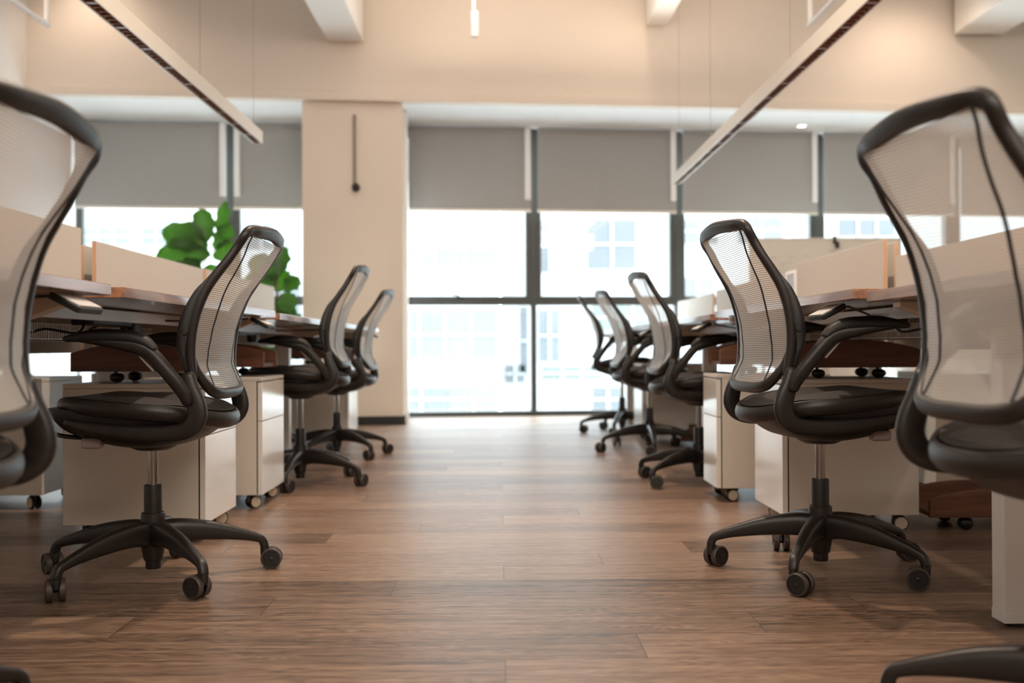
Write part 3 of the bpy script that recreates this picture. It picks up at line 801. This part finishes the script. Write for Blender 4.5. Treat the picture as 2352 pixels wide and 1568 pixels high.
# ------------------------------------------------------------------ desks
def make_desk(label, s, xe, y0, y1, top, opp=False, ctrl_y=None, seed=0):
    """s = -1 left row, +1 right row; xe = distance of the front edge from the aisle axis; grows outward"""
    t = thing('desk', label, 'desk', (s * xe, (y0 + y1) / 2, 0), 0, 'sit-stand desks of the two rows')
    cx, cy = s * xe, (y0 + y1) / 2
    d = -s if opp else s                      # direction from front edge to the rear edge
    X = lambda v: d * v
    L = (y1 - y0) / 2
    def bx(m, a, b_, ya, yb, za, zb, bev=0.0):
        xa, xb = sorted((X(a), X(b_))); m.box(xa, xb, ya, yb, za, zb, bev)
    m = MB().use(M_DESK); bx(m, 0, 0.74, -L, L, top - 0.0255, top, 0.0015); m.build('tabletop', t)
    for sy in ((-1, 1) if seed == 1 else (1,)):
        m = MB().use(M_METAL); bx(m, 0.285, 0.365, sy * (L - 0.055) - 0.03, sy * (L - 0.055) + 0.03, 0.014, top - 0.075, 0.003)
        bx(m, 0.2845, 0.3655, sy * (L - 0.055) - 0.0305, sy * (L - 0.055) + 0.0305, 0.010, 0.034, 0.001)
        lg = m.build('leg', t)
        m = MB().use(M_BLACK); m.lathe([(0.018, 0.0), (0.022, 0.002), (0.022, 0.010)], (X(0.325), sy * (L - 0.055), 0), n=16); m.build('foot', lg, 'black levelling foot')
        # tapering support arm
        poly = [(X(0.05), top - 0.027), (X(0.05), top - 0.040), (X(0.16), top - 0.080), (X(0.26), top - 0.095), (X(0.40), top - 0.095), (X(0.56), top - 0.075), (X(0.66), top - 0.045), (X(0.66), top - 0.027)]
        m = MB().use(M_CAB); m.prism(poly, sy * (L - 0.055) - 0.022, sy * (L - 0.055) + 0.022, 'y', 0.002); m.build('support_arm', t)
    m = MB().use(M_METAL); bx(m, 0.262, 0.275, -L + 0.01, L - 0.0, top - 0.066, top - 0.030, 0.002); bx(m, 0.60, 0.62, -L + 0.01, L - 0.0, top - 0.066, top - 0.030, 0.002)
    m.build('side_rail', t, 'white rail under the tabletop')
    # wire cable tray
    m = MB().use(M_METAL)
    yy = -L + 0.2
    while yy < L - 0.2:
        bx(m, 0.42, 0.58, yy - 0.0016, yy + 0.0016, top - 0.122, top - 0.119); bx(m, 0.42, 0.423, yy - 0.0016, yy + 0.0016, top - 0.122, top - 0.072)
        bx(m, 0.577, 0.58, yy - 0.0016, yy + 0.0016, top - 0.122, top - 0.05)
        yy += 0.014
    for zz in (0.119, 0.095, 0.075): bx(m, 0.418, 0.421, -L + 0.2, L - 0.2, top - zz, top - zz + 0.003); bx(m, 0.579, 0.582, -L + 0.2, L - 0.2, top - zz, top - zz + 0.003)
    for q in (0.46, 0.50, 0.54): bx(m, q - .0015, q + .0015, -L + 0.2, L - 0.2, top - 0.119, top - 0.116)
    m.build('cable_tray', t, 'wire cable tray')
    if ctrl_y is not None:
        c = ctrl_y - cy
        g_ = -1 if c > 0 else 1
        m = MB().use(M_BLACK)
        R = Matrix.Translation((X(0.012), c, top - 0.050)) @ Matrix.Rotation(-d * math.radians(27), 4, 'Y')
        m.box(-0.036, 0.036, -0.062, 0.062, -0.009, 0.007, 0.004, mtx=R)
        co = m.build('control_panel', t, 'black desk height controller')
        m = MB().use(M_METAL); m.box(-0.033, 0.031, -0.056, 0.056, 0.0065, 0.0085, 0.0005, mtx=R)
        m.build('button_face', co, 'pale button face')
        m = MB().use(M_BLACK)
        m.tube([(X(0.07), c, top - 0.035), (X(0.15), c + 0.12 * g_, top - 0.045), (X(0.24), c + 0.30 * g_, top - 0.050), (X(0.33), c + 0.52 * g_, top - 0.052), (X(0.40), c + 0.60 * g_, top - 0.075), (X(0.45), c + 0.62 * g_, top - 0.108)], 0.0035, n=8)
        m.build('controller_cable', t, 'black cable clipped under the top')
    # drive box and plugs
    m = MB().use(M_BLACK); bx(m, 0.33, 0.40, -0.16, 0.16, top - 0.075, top - 0.028, 0.006); bx(m, 0.34, 0.39, 0.20, 0.27, top - 0.11, top - 0.03, 0.008)
    m.tube([(X(0.36), 0.15, top - 0.07), (X(0.35), 0.22, top - 0.105), (X(0.37), 0.30, top - 0.115), (X(0.40), 0.38, top - 0.08), (X(0.45), 0.42, top - 0.10)], 0.004)
    m.tube([(X(0.36), -0.15, top - 0.06), (X(0.34), -0.25, top - 0.10), (X(0.40), -0.33, top - 0.09), (X(0.45), -0.36, top - 0.11)], 0.004)
    m.build('drive_unit', t, 'black motor box with cables')
    return t
def make_screen(label, x0, x1, y0, y1, z0, z1, grp):
    t = thing('desk_screen', label, 'screen', ((x0 + x1) / 2, (y0 + y1) / 2, z0), 0, grp)
    hx, hy = (x1 - x0) / 2, (y1 - y0) / 2
    m = MB().use(M_PANEL); m.box(-hx, hx, -hy + 0.002, hy - 0.002, 0.0, z1 - z0, 0.003); m.build('fabric_panel', t)
    for sy in (-1, 1):
        m = MB().use(M_EDGE); a, b_ = sorted((sy * (hy - 0.0018), sy * (hy + 0.0012)))
        m.box(-hx * 0.92, hx * 0.92, a, b_, 0.002, z1 - z0 - 0.002, 0.0005); m.build('edge_strip', t, 'pale wooden edge strip')
    # two clamps gripping the tabletop side
    return t

EL, ER = 0.89, 0.88
SXL, SXR = 1.66, 1.62
left = [(0.70, 2.295, 0.803), (2.373, 3.965, 0.802), (4.044, 5.65, 0.796), (5.73, 7.33, 0.797)]
right = [(0.79, 2.382, 0.785), (2.47, 4.07, 0.797), (4.17, 5.78, 0.790), (5.86, 7.46, 0.790), (7.54, 9.10, 0.790)]
ordl = ['nearest desk of the left row, behind the cropped chair', 'left row desk with the sharp chair tucked under it', 'third desk of the left row, by the taller chair', 'last desk of the left row, before the pillar']
ordr = ['nearest desk of the right row, at the right edge', 'right row desk behind the sharp right chair', 'third desk of the right row, by the half hidden chair', 'fourth desk of the right row, far and blurred', 'last desk of the right row, closest to the window']
for i, (a, c, tp) in enumerate(left):
    make_desk('walnut-topped ' + ordl[i], -1, EL, a, c, tp, ctrl_y=c - 0.16, seed=1 if i == 0 else 0)
    make_desk('walnut-topped desk facing away, back to back with the ' + ['nearest', 'second', 'third', 'last'][i] + ' left desk', -1, 2 * SXL + 0.10 - EL, a + 0.03, c + 0.03, 0.785, opp=True)
for i, (a, c, tp) in enumerate(right):
    make_desk('walnut-topped ' + ordr[i], 1, ER, a, c, tp, ctrl_y=a + 0.24, seed=1 if i == 0 else 0)
    if i < 4: make_desk('walnut-topped desk facing away, back to back with the ' + ['nearest', 'second', 'third', 'fourth'][i] + ' right desk', 1, 2 * SXR + 0.13 - ER, a + 0.03, c + 0.03, 0.785, opp=True)
g1, g2 = 'beige privacy screens of the left row', 'beige privacy screens of the right row'
make_screen('beige fabric screen at the far left, behind the cropped chair back', -SXL - 0.018, -SXL, 2.40, 3.975, 0.640, 1.134, g1)
make_screen('beige fabric screen with wooden edge left of the sharp left chair', -SXL - 0.018, -SXL, 4.12, 5.60, 0.665, 1.100, g1)
make_screen('short beige fabric screen end in front of the plant', -SXL - 0.018, -SXL, 5.66, 7.36, 0.665, 1.105, g1)
make_screen('rear beige screen whose wooden edge shows beside the second left screen', -SXL - 0.115, -SXL - 0.097, 4.235, 5.60, 0.645, 1.095, g1)
make_screen('rear beige screen of the second left desk pair', -SXL - 0.115, -SXL - 0.097, 2.40, 3.96, 0.645, 1.095, g1)
make_screen('beige screen cut by the nearest right chair back', SXR, SXR + 0.018, 2.52, 4.06, 0.64, 1.020, g2)
make_screen('long beige fabric screen with wooden edge behind the sharp right chair', SXR, SXR + 0.018, 4.19, 5.60, 0.66, 1.103, g2)
make_screen('far beige screen right of the half hidden chair', SXR, SXR + 0.018, 5.90, 7.46, 0.66, 1.075, g2)
make_screen('farthest pale screen near the window, last of the right row', SXR, SXR + 0.018, 7.56, 9.05, 0.66, 1.060, g2)
make_screen('rear beige screen whose wooden edge shows beside the long right screen', SXR + 0.105, SXR + 0.123, 4.34, 5.60, 0.66, 1.108, g2)

# ------------------------------------------------------------------ drawer pedestals
def furn_caster(m, p, r=0.026, a=0.0, cream=M_CREAMWHEEL, z0=0.0):
    """one castor: cream faced twin wheel with dark tyre"""
    Mx = Matrix.Translation((p[0], p[1], z0)) @ Matrix.Rotation(a, 4, 'Z')
    for s in (-1, 1):
        m.use(cream).lathe([(0.0001, s * 0.0215), (r * 0.82, s * 0.0215), (r * 0.86, s * 0.019)], (0.012, 0, r), axis='y', n=24, mtx=Mx)
        m.use(M_BLACK).lathe([(r * 0.6, s * 0.008), (r, s * 0.009), (r, s * 0.019), (r * 0.85, s * 0.0205)], (0.012, 0, r), axis='y', n=24, mtx=Mx)
    m.use(M_BRONZE).box(-0.014, 0.018, -0.008, 0.008, r * 0.9, 2 * r + 0.006, 0.003, mtx=Mx)
    m.use(M_BRONZE).box(-0.018, 0.018, -0.018, 0.018, 2 * r + 0.003, 2 * r + 0.008, 0.001, mtx=Mx)
def make_pedestal(label, s, xf, y0, y1, depth=0.48, h=0.537, grp='cream drawer pedestals', split=True, seed=0):
    rn = random.Random(seed)
    t = thing('drawer_pedestal', label, 'drawer unit', (s * xf, (y0 + y1) / 2, 0), 0, grp)
    L = (y1 - y0) / 2; zb = 0.060
    def bx(m, a, b_, ya, yb, za, zb_, bev=0.0):
        xa, xb = sorted((s * a, s * b_)); m.box(xa, xb, ya, yb, za, zb_, bev)
    m = MB().use(M_CAB); bx(m, 0.024, depth, -L, L, zb, h - 0.016, 0.0015); m.build('cabinet_body', t)
    m = MB().use(M_CAB); bx(m, 0.0, depth, -L, L, h - 0.0155, h, 0.002); m.build('top_panel', t)
    z = zb; hs = [0.30, 0.16] if split else [0.46]
    tot = h - 0.018 - zb; k = tot / sum(hs)
    for q in hs:
        m = MB().use(M_FRONT); bx(m, 0.0, 0.019, -L + 0.001, L - 0.001, z + 0.001, z + q * k - 0.002, 0.0015); m.build('drawer', t)
        z += q * k
    m = MB().use(M_BLACK)  # solid black plate paints the shade into the drawer gaps
    bx(m, 0.019, 0.0245, -L + 0.004, L - 0.004, zb + 0.004, h - 0.02); m.build('shadow_plate', t, 'black plate painted as shade behind the drawer fronts')
    for (a, b_) in ((0.06, -L + 0.05), (0.06, L - 0.05), (depth - 0.06, -L + 0.05), (depth - 0.06, L - 0.05)):
        m = MB(); furn_caster(m, (s * a, b_), 0.026, rn.uniform(-0.9, 0.9)); m.build('caster', t, 'cream-faced castor')
    return t
make_pedestal('large cream drawer pedestal behind the sharp left chair', -1, 0.998, 3.385, 3.775, seed=1)
make_pedestal('cream drawer pedestal second along the left row, with castor showing', -1, 0.965, 4.055, 4.455, seed=2)
make_pedestal('grey-looking drawer pedestal far along the left row behind the farthest left chair', -1, 1.06, 7.00, 7.42, seed=3)
make_pedestal('large cream drawer pedestal behind the sharp right chair', 1, 0.988, 3.485, 3.865, seed=4)
make_pedestal('cream drawer pedestal hiding part of a chair, second along the right row', 1, 0.905, 4.165, 4.435, seed=5)
make_pedestal('blurred drawer pedestal far along the right row behind the fourth chair', 1, 0.955, 6.72, 7.12, seed=6)
make_pedestal('last drawer pedestal of the right row behind the farthest chair', 1, 1.06, 8.35, 8.75, seed=7)
make_pedestal('cream pedestal beneath the far side desks at the lower left edge', 1, -2.35, 4.09, 4.49, seed=8)
make_pedestal('cream pedestal beneath the far side desks, deeper at the left', 1, -2.35, 5.75, 6.15, seed=9)
make_pedestal('cream pedestal beneath the far side of the right desks', -1, -2.30, 4.15, 4.55, seed=10)

# ------------------------------------------------------------------ computer trolleys with arched walnut sides
def make_trolley(label, loc, rz=0.0, L=0.26, W=0.11, bracket=0, r=0.0165):
    t = thing('computer_trolley', label, 'trolley', loc, rz, 'walnut computer trolleys')
    zb = 2 * r + 0.006
    N_ = 18
    for sy in (-1, 1):
        poly = [(-L, zb), (L, zb)]
        for k in range(N_ + 1):
            u = 1 - 2 * k / N_
            poly.append((u * L, zb + 0.064 + 0.036 * (1 - abs(u) ** 2.2)))
        m = MB().use(M_WALNUT); m.prism(poly, sy * W - 0.009, sy * W + 0.009, 'y', 0.001); m.build('side_board', t)
    m = MB().use(M_WALNUT); m.box(-L + 0.01, L - 0.01, -W + 0.0095, W - 0.0095, zb, zb + 0.016, 0.001); m.build('tray_board', t)
    if bracket:
        x = bracket * (L - 0.03)
        m = MB().use(M_METAL); m.box(x - 0.025, x + 0.025, -W + 0.011, W - 0.011, zb + 0.0165, zb + 0.019); 
        m.box(x - 0.025, x + 0.025, -W + 0.011, -W + 0.0135, zb + 0.019, zb + 0.11); m.box(x - 0.025, x + 0.025, W - 0.0135, W - 0.011, zb + 0.019, zb + 0.11)
        m.build('bracket', t, 'white metal bracket')
    for a in (-1, 1):
        for c in (-1, 1):
            m = MB(); 
            m.use(M_BLACK); m.lathe([(0.0001, -0.018), (r * .7, -0.018), (r, -0.014), (r, 0.014), (r * .7, 0.018), (0.0001, 0.018)], (a * (L - 0.14) + 0.004, c * (W - 0.035), r), axis='y', n=20)
            m.sweep([(a * (L - 0.14) - 0.004, c * (W - 0.035), r * 1.1, 0, 0, 1, r * 0.95, 0.022), (a * (L - 0.14) + 0.012, c * (W - 0.035), r * 1.1, 0, 0, 1, r * 0.9, 0.022)], sub=2)
            m.lathe([(0.006, r * 1.5), (0.006, zb + 0.001)], (a * (L - 0.14), c * (W - 0.035), 0), n=10)
            m.build('caster', t, 'black castor')
    return t
make_trolley('arched walnut trolley resting on the large left pedestal', (-1.235, 3.58, 0.5375), 0.0, 0.245, 0.12, 0, 0.0165)
make_trolley('arched walnut trolley with white bracket on the second left pedestal', (-1.21, 4.27, 0.5375), 0.0, 0.23, 0.12, -1)
make_trolley('arched walnut trolley resting on the large right pedestal', (1.255, 3.675, 0.5375), 0.0, 0.25, 0.12, 0)
make_trolley('arched walnut trolley resting on the second right pedestal', (1.15, 4.31, 0.5375), 0.0, 0.225, 0.12, 0)
make_trolley('arched walnut trolley standing on the floor at the lower right', (1.78, 3.62, 0.0), 0.0, 0.27, 0.12, 0, 0.021)
make_trolley('small walnut trolley with white bracket on the floor under the third right desk', (1.365, 6.555, 0.0), 0.0, 0.20, 0.11, -1)
make_trolley('arched walnut trolley on the farthest left pedestal', (-1.29, 7.21, 0.5375), 0.0, 0.225, 0.12, 0)

# ------------------------------------------------------------------ linear pendant lamps
def make_linear(label, x0, x1, y0, y1, z0, z1, wires):
    t = thing('linear_pendant_lamp', label, 'lamp', ((x0 + x1) / 2, (y0 + y1) / 2, z0), 0, 'long slim pendant lamps over the desk rows')
    hx, hy, h = (x1 - x0) / 2, (y1 - y0) / 2, z1 - z0
    m = MB().use(M_ALU)
    m.box(-hx, -hx + 0.008, -hy, hy, 0, h, 0.001); m.box(hx - 0.008, hx, -hy, hy, 0, h, 0.001); m.box(-hx + 0.008, hx - 0.008, -hy, hy, 0.03, h, 0.001)
    m.box(-hx, hx, -hy - 0.004, -hy, 0, h, 0.001); m.box(-hx, hx, hy, hy + 0.004, 0, h, 0.001)
    m.build('housing', t)
    m = MB().use(M_LOUVRE)
    yy = -hy + 0.05
    while yy < hy - 0.04:
        m.box(-hx + 0.009, hx - 0.009, yy - 0.0015, yy + 0.0015, 0.003, 0.026)
        if int(round((yy + hy) / 0.05)) % 6 == 0: m.box(-hx + 0.009, hx - 0.009, yy - 0.012, yy + 0.012, 0.003, 0.026)
        yy += 0.05
    m.box(-hx + 0.009, hx - 0.009, -hy + 0.02, hy - 0.02, 0.026, 0.0295)
    m.build('louvre', t, 'brown louvre in the underside')
    for wy in wires:
        m = MB().use(M_CHROME); yv = wy - t.location.y
        m.lathe([(0.0012, h - 0.001), (0.0012, CEIL - z0)], (0, yv, 0), n=6); m.build('suspension_wire', t, 'thin suspension wire')
    return t
make_linear('long slim pendant lamp above the left desks, dropping towards the left windows', -1.618, -1.553, 0.9, 6.56, 2.0, 2.078, [2.2, 5.3, 6.45])
make_linear('long slim pendant lamp above the right desks, reaching towards the right windows', 1.437, 1.500, 0.9, 8.25, 2.0, 2.078, [2.4, 5.0, 6.9, 8.1])
# white hooked conduits hanging from the ceiling
for (x, lab) in ((-2.71, 'white hanging conduit frame at the upper left corner'), (1.885, 'white hanging conduit frame at the upper right')):
    m = MB().use(M_WHITE); m.tube([(x, 0.5, 2.60), (x, 2.0, 2.60), (x, 5.0, 2.60), (x, 5.94, 2.60), (x, 5.985, 2.615), (x, 6.0, 2.66), (x, 6.0, 3.0), (x, 6.0, CEIL)], 0.015, n=10, sub=3)
    tag(m.build('conduit_frame'), lab, 'conduit')
# spotlight over the aisle
t = thing('track_spotlight', 'small white cylinder spotlight hanging at the top centre', 'lamp', (-0.17, 7.0, 2.84))
m = MB().use(M_WHITE); m.lathe([(0.001, 0.004), (0.022, 0.004), (0.027, 0.0), (0.027, 0.17), (0.024, 0.176), (0.001, 0.176)], n=28); m.build('lamp_cylinder', t)
m = MB().use(M_WHITE); m.box(-0.016, 0.006, -0.018, 0.018, 0.19, 0.30, 0.004); m.tube([(-0.004, 0, 0.17), (-0.004, 0, 0.20)], 0.008); m.tube([(-0.005, 0, 0.29), (-0.005, 0, CEIL - 2.84)], 0.012, sub=1)
m.build('mounting_arm', t)
# recessed soffit downlight
t = thing('recessed_downlight', 'small lit square downlight in the white soffit', 'lamp', (2.86, 9.38, 2.735))
m = MB().use(M_WHITE); m.box(-0.045, 0.045, -0.045, 0.045, -0.004, 0.0, 0.001); m.build('trim_ring', t)
m = MB().use(M_LED); m.box(-0.032, 0.032, -0.032, 0.032, -0.0055, -0.0035); m.build('diffuser', t, 'glowing diffuser')
# rod with black ball on the pillar
pp = WM @ Vector((ux(-1.245) - 0.065, 0.985, 0))
t = thing('wall_lamp', 'thin taupe rod ending in a black ball on the pillar', 'wall lamp', (pp.x, pp.y, 2.02))
m = MB().use(mat('taupe_metal', (0.24, 0.20, 0.16), 0.4)); m.sweep([(0, 0, 0.0, 1, 0, 0, .014, .008), (0, 0, 0.3, 1, 0, 0, .014, .008), (0, 0, 0.60, 1, 0, 0, .014, .008)], sub=2); m.build('rod', t)
m = MB().use(M_BLACK); m.lathe([(0.001, -.036), (.014, -.033), (.026, -.024), (.034, -.010), (.036, 0), (.034, .010), (.026, .024), (.014, .033), (.001, .036)], (0.012, -0.012, -0.01), n=20)
m.lathe([(0.012, 0), (0.012, 0.05)], (0.005, -0.02, -0.01), n=12, axis='y')
m.build('ball', t, 'black ball')

# ------------------------------------------------------------------ plants
def leaf(m, base, tip, nrm, width, droop=0.0):
    base, tip, nrm = Vector(base), Vector(tip), Vector(nrm).normalized()
    ax = (tip - base); Ln = ax.length; ax.normalize()
    side = ax.cross(nrm).normalized(); nrm = side.cross(ax)
    rows = []
    NL, NW = 14, 8
    ph = random.uniform(0, 6)
    for i in range(NL + 1):
        v = i / NL
        wv = 1.25 * width * (math.sin(PI * min(1, v * 0.93 + 0.05)) ** 0.75) * (0.62 + 0.52 * v) * (1 + 0.13 * math.sin(v * 19 + ph))
        if v < 0.06: wv *= 0.3
        if i == NL: wv *= 0.35
        r = []
        for j in range(NW + 1):
            u = -1 + 2 * j / NW
            p = base + ax * (Ln * v) + side * (u * wv * 0.5)
            p += nrm * (0.10 * width * abs(u) ** 1.3 + 0.035 * width * math.sin(v * 20 + ph + u) * abs(u) - droop * Ln * v * v)
            r.append(p)
        rows.append(r)
    m.grid(rows)
def plant(label, x, y, pot_h, trunk_top, leaves, pot_r=0.2):
    t = thing('potted_ficus', label, 'plant', (x, y, 0), 0, 'fiddle-leaf plants by the left windows')
    m = MB().use(M_POT); m.lathe([(0.001, 0), (pot_r * .8, 0), (pot_r, pot_h - .02), (pot_r, pot_h), (pot_r * .93, pot_h), (pot_r * .9, pot_h - .04)], n=32)
    m.build('pot', t)
    m = MB().use(M_SOIL); m.lathe([(0.001, pot_h - .03), (pot_r * .91, pot_h - .035)], n=24); m.build('soil', t)
    m = MB().use(M_BARK)
    ends = []
    m.sweep([(0, 0, pot_h - .05, 1, 0, 0, .016, .016), (0.02, 0.01, pot_h + .3, 1, 0, 0, .014, .014), (-.01, 0, trunk_top, 1, 0, 0, .008, .008)], sub=5)
    for (bx_, bz, tx, tz, wd, ny, dr, by) in leaves:
        m.tube([(0.0, 0.0, min(bz - .05, trunk_top)), (bx_ * .6, by * .5, bz - .02), (bx_, by, bz)], 0.0045, n=6, sub=3)
    m.build('stem', t)
    m = MB().use(M_LEAF)
    for (bx_, bz, tx, tz, wd, ny, dr, by) in leaves:
        leaf(m, (bx_, by, bz), (tx, by + ny * 0.1, tz), (0.15, -1, 0.45 + ny), wd, dr)
    m.build('foliage', t, 'broad glossy green leaves')
# big leaves of the taller plant; local x, z at 8 m
LA = [(0.06, 1.45, -0.30, 1.62, .26, .2, .02, 0.0), (0.10, 1.40, -0.33, 1.38, .26, -.2, .03, -.05), (0.04, 1.50, 0.00, 1.78, .17, 0, 0, .03), (0.10, 1.45, 0.23, 1.66, .15, .3, 0, .05), (0.02, 1.36, -0.12, 1.18, .24, .1, .02, -.08),
      (0.10, 1.38, 0.30, 1.46, .22, .2, .02, .02), (0.04, 1.30, 0.20, 1.16, .22, -.1, .02, -.03), (-0.04, 1.42, -0.20, 1.56, .26, .5, 0, .08), (0.0, 1.2, -.28, 1.08, .22, .2, .02, .05), (0, 1.15, .25, 1.02, .22, .2, .02, .05),
      (0.12, 1.52, 0.16, 1.86, .10, 0.6, 0, .1), (0.0, 1.0, -.22, .86, .2, .2, .02, .05), (0, .95, .22, .82, .2, .2, .02, 0)]
plant('tall fiddle-leaf fig with broad lobed leaves against the leftmost window', -2.40, 8.02, 0.36, 1.5, LA)
random.seed(11)
LB = [(0.02, 1.22, 0.06, 1.46, .13, .2, 0, -.05), (0.0, 1.18, -.20, 1.38, .22, .2, .02, 0), (0.05, 1.1, .16, 1.22, .14, .4, 0, .03), (0.0, 1.12, -.25, 1.20, .20, .0, .02, -.04), (0.0, 1.0, .17, 1.02, .18, .1, .02, -.05),
      (0.0, 1.0, -.22, 1.0, .22, .2, .02, 0.03), (0.02, .95, .14, .80, .2, .1, .02, -.02), (0.0, .95, -.16, .78, .22, .1, .02, -.04), (0.0, .85, .02, .62, .2, .1, .02, -.06), (0.0, 1.05, .04, .90, .2, .5, 0, .08),
      (0, .8, -.2, .6, .2, .2, .02, 0.02), (0, .75, .2, .58, .2, .2, .02, 0), (0.0, 1.1, -.05, 1.30, .2, .3, 0, .1), (0, 1.0, -.34, 1.10, .18, .3, .02, .04), (0, .9, -.36, .84, .2, .2, .02, .02)]
plant('lower bushy fiddle-leaf fig standing left of the pillar', -1.76, 7.90, 0.34, 1.2, LB, 0.18)

# ------------------------------------------------------------------ whiteboard at the back right
t = thing('whiteboard', 'pale whiteboard with faint writing behind the right desk screens', 'whiteboard', (2.95, 8.85, 0))
m = MB().use(M_BOARD); m.box(-0.72, 0.62, -0.008, 0.008, 0.72, 1.60, 0.002); m.build('board', t)
m = MB().use(M_ALU); m.box(-0.735, -0.72, -0.012, 0.012, 0.705, 1.615, 0.002); m.box(0.62, 0.635, -0.012, 0.012, 0.705, 1.615, 0.002); m.box(-0.72, 0.62, -0.012, 0.012, 1.60, 1.615, 0.002); m.box(-0.72, 0.62, -0.03, 0.012, 0.705, 0.72, 0.002)
m.build('frame', t)
random.seed(5)
m = MB().use(M_INK)
for k in range(34):                      # illegible handwriting strokes
    x = random.uniform(-0.55, 0.35); z = random.choice([1.50, 1.44, 1.38, 1.32, 1.26]) + random.uniform(-.01, .01)
    pts = [(x + q * 0.012, -0.0095, z + random.uniform(-.011, .011)) for q in range(5)]
    m.tube(pts, 0.0013, n=5, sub=2)
m.build('handwriting', t, 'faint marker handwriting')
for sx in (-0.6, 0.5):
    m = MB().use(M_ALU); m.box(sx - 0.015, sx + 0.015, 0.014, 0.04, 0.05, 1.3, 0.003); m.box(sx - 0.02, sx + 0.02, -0.25, 0.25, 0.05, 0.08, 0.004)
    for sy in (-0.22, 0.22): m.use(M_BLACK).lathe([(0.001, -0.012), (0.025, -0.012), (0.025, 0.012), (0.001, 0.012)], (sx, sy, 0.025), axis='x', n=16)
    m.build('leg', t)
m = MB().use(M_BLACK); m.box(0.02, 0.045, -0.03, 0.02, 1.56, 1.63, 0.004); m.box(0.035, 0.07, -0.035, -0.02, 1.52, 1.58, 0.004)
tag(m.build('marker_clip'), 'black clip on the top edge of the whiteboard', 'clip').location = (2.95, 8.85, 0)
# card holder on the far screen
t = thing('card_holder', 'small white framed card holder on the far end of the long right screen', 'card holder', (SXR - 0.006, 5.50, 0.985))
m = MB().use(M_WHITE)
m.box(-0.005, 0.005, -0.09, -0.072, -0.06, 0.085, 0.001); m.box(-0.005, 0.005, 0.072, 0.09, -0.06, 0.085, 0.001); m.box(-0.005, 0.005, -0.072, 0.072, 0.067, 0.085, 0.001); m.box(-0.005, 0.005, -0.072, 0.072, -0.06, -0.042, 0.001)
m.build('frame', t)
m = MB().use(M_ROSE); m.box(-0.002, 0.004, -0.072, 0.072, -0.042, 0.067); m.build('card', t, 'grey card')

# cabinets added to block the bright window strip under the right desks
for (x0, x1, lab) in ((2.35, 2.95, 'low cream cabinet added to block window light, left of its twin behind the right desks'), (2.96, 3.12, 'narrow cream cabinet added to block window light, between the low ones behind the right desks'), (3.34, 4.2, 'wide cream cabinet added to block window light, far right behind the right desks')):
    t = thing('blocker_cabinet', lab, 'cabinet', ((x0 + x1) / 2, 8.3, 0), 0, 'low cabinets added to block window light')
    h = (x1 - x0) / 2
    m = MB().use(M_CAB); m.box(-h, h, -0.19, 0.2, 0.0, 0.66, 0.002); m.build('cabinet_body', t)
    for sx in (-1, 1):
        m = MB().use(M_FRONT); a_, b_ = sorted((sx * 0.002, sx * (h - 0.002))); m.box(a_, b_, -0.208, -0.191, 0.04, 0.64, 0.002); dn = m.build('cabinet_door', t)
        m = MB().use(M_ALU); m.box(sx * 0.02 - 0.004, sx * 0.02 + 0.004, -0.222, -0.208, 0.40, 0.50, 0.002); m.build('handle', dn)
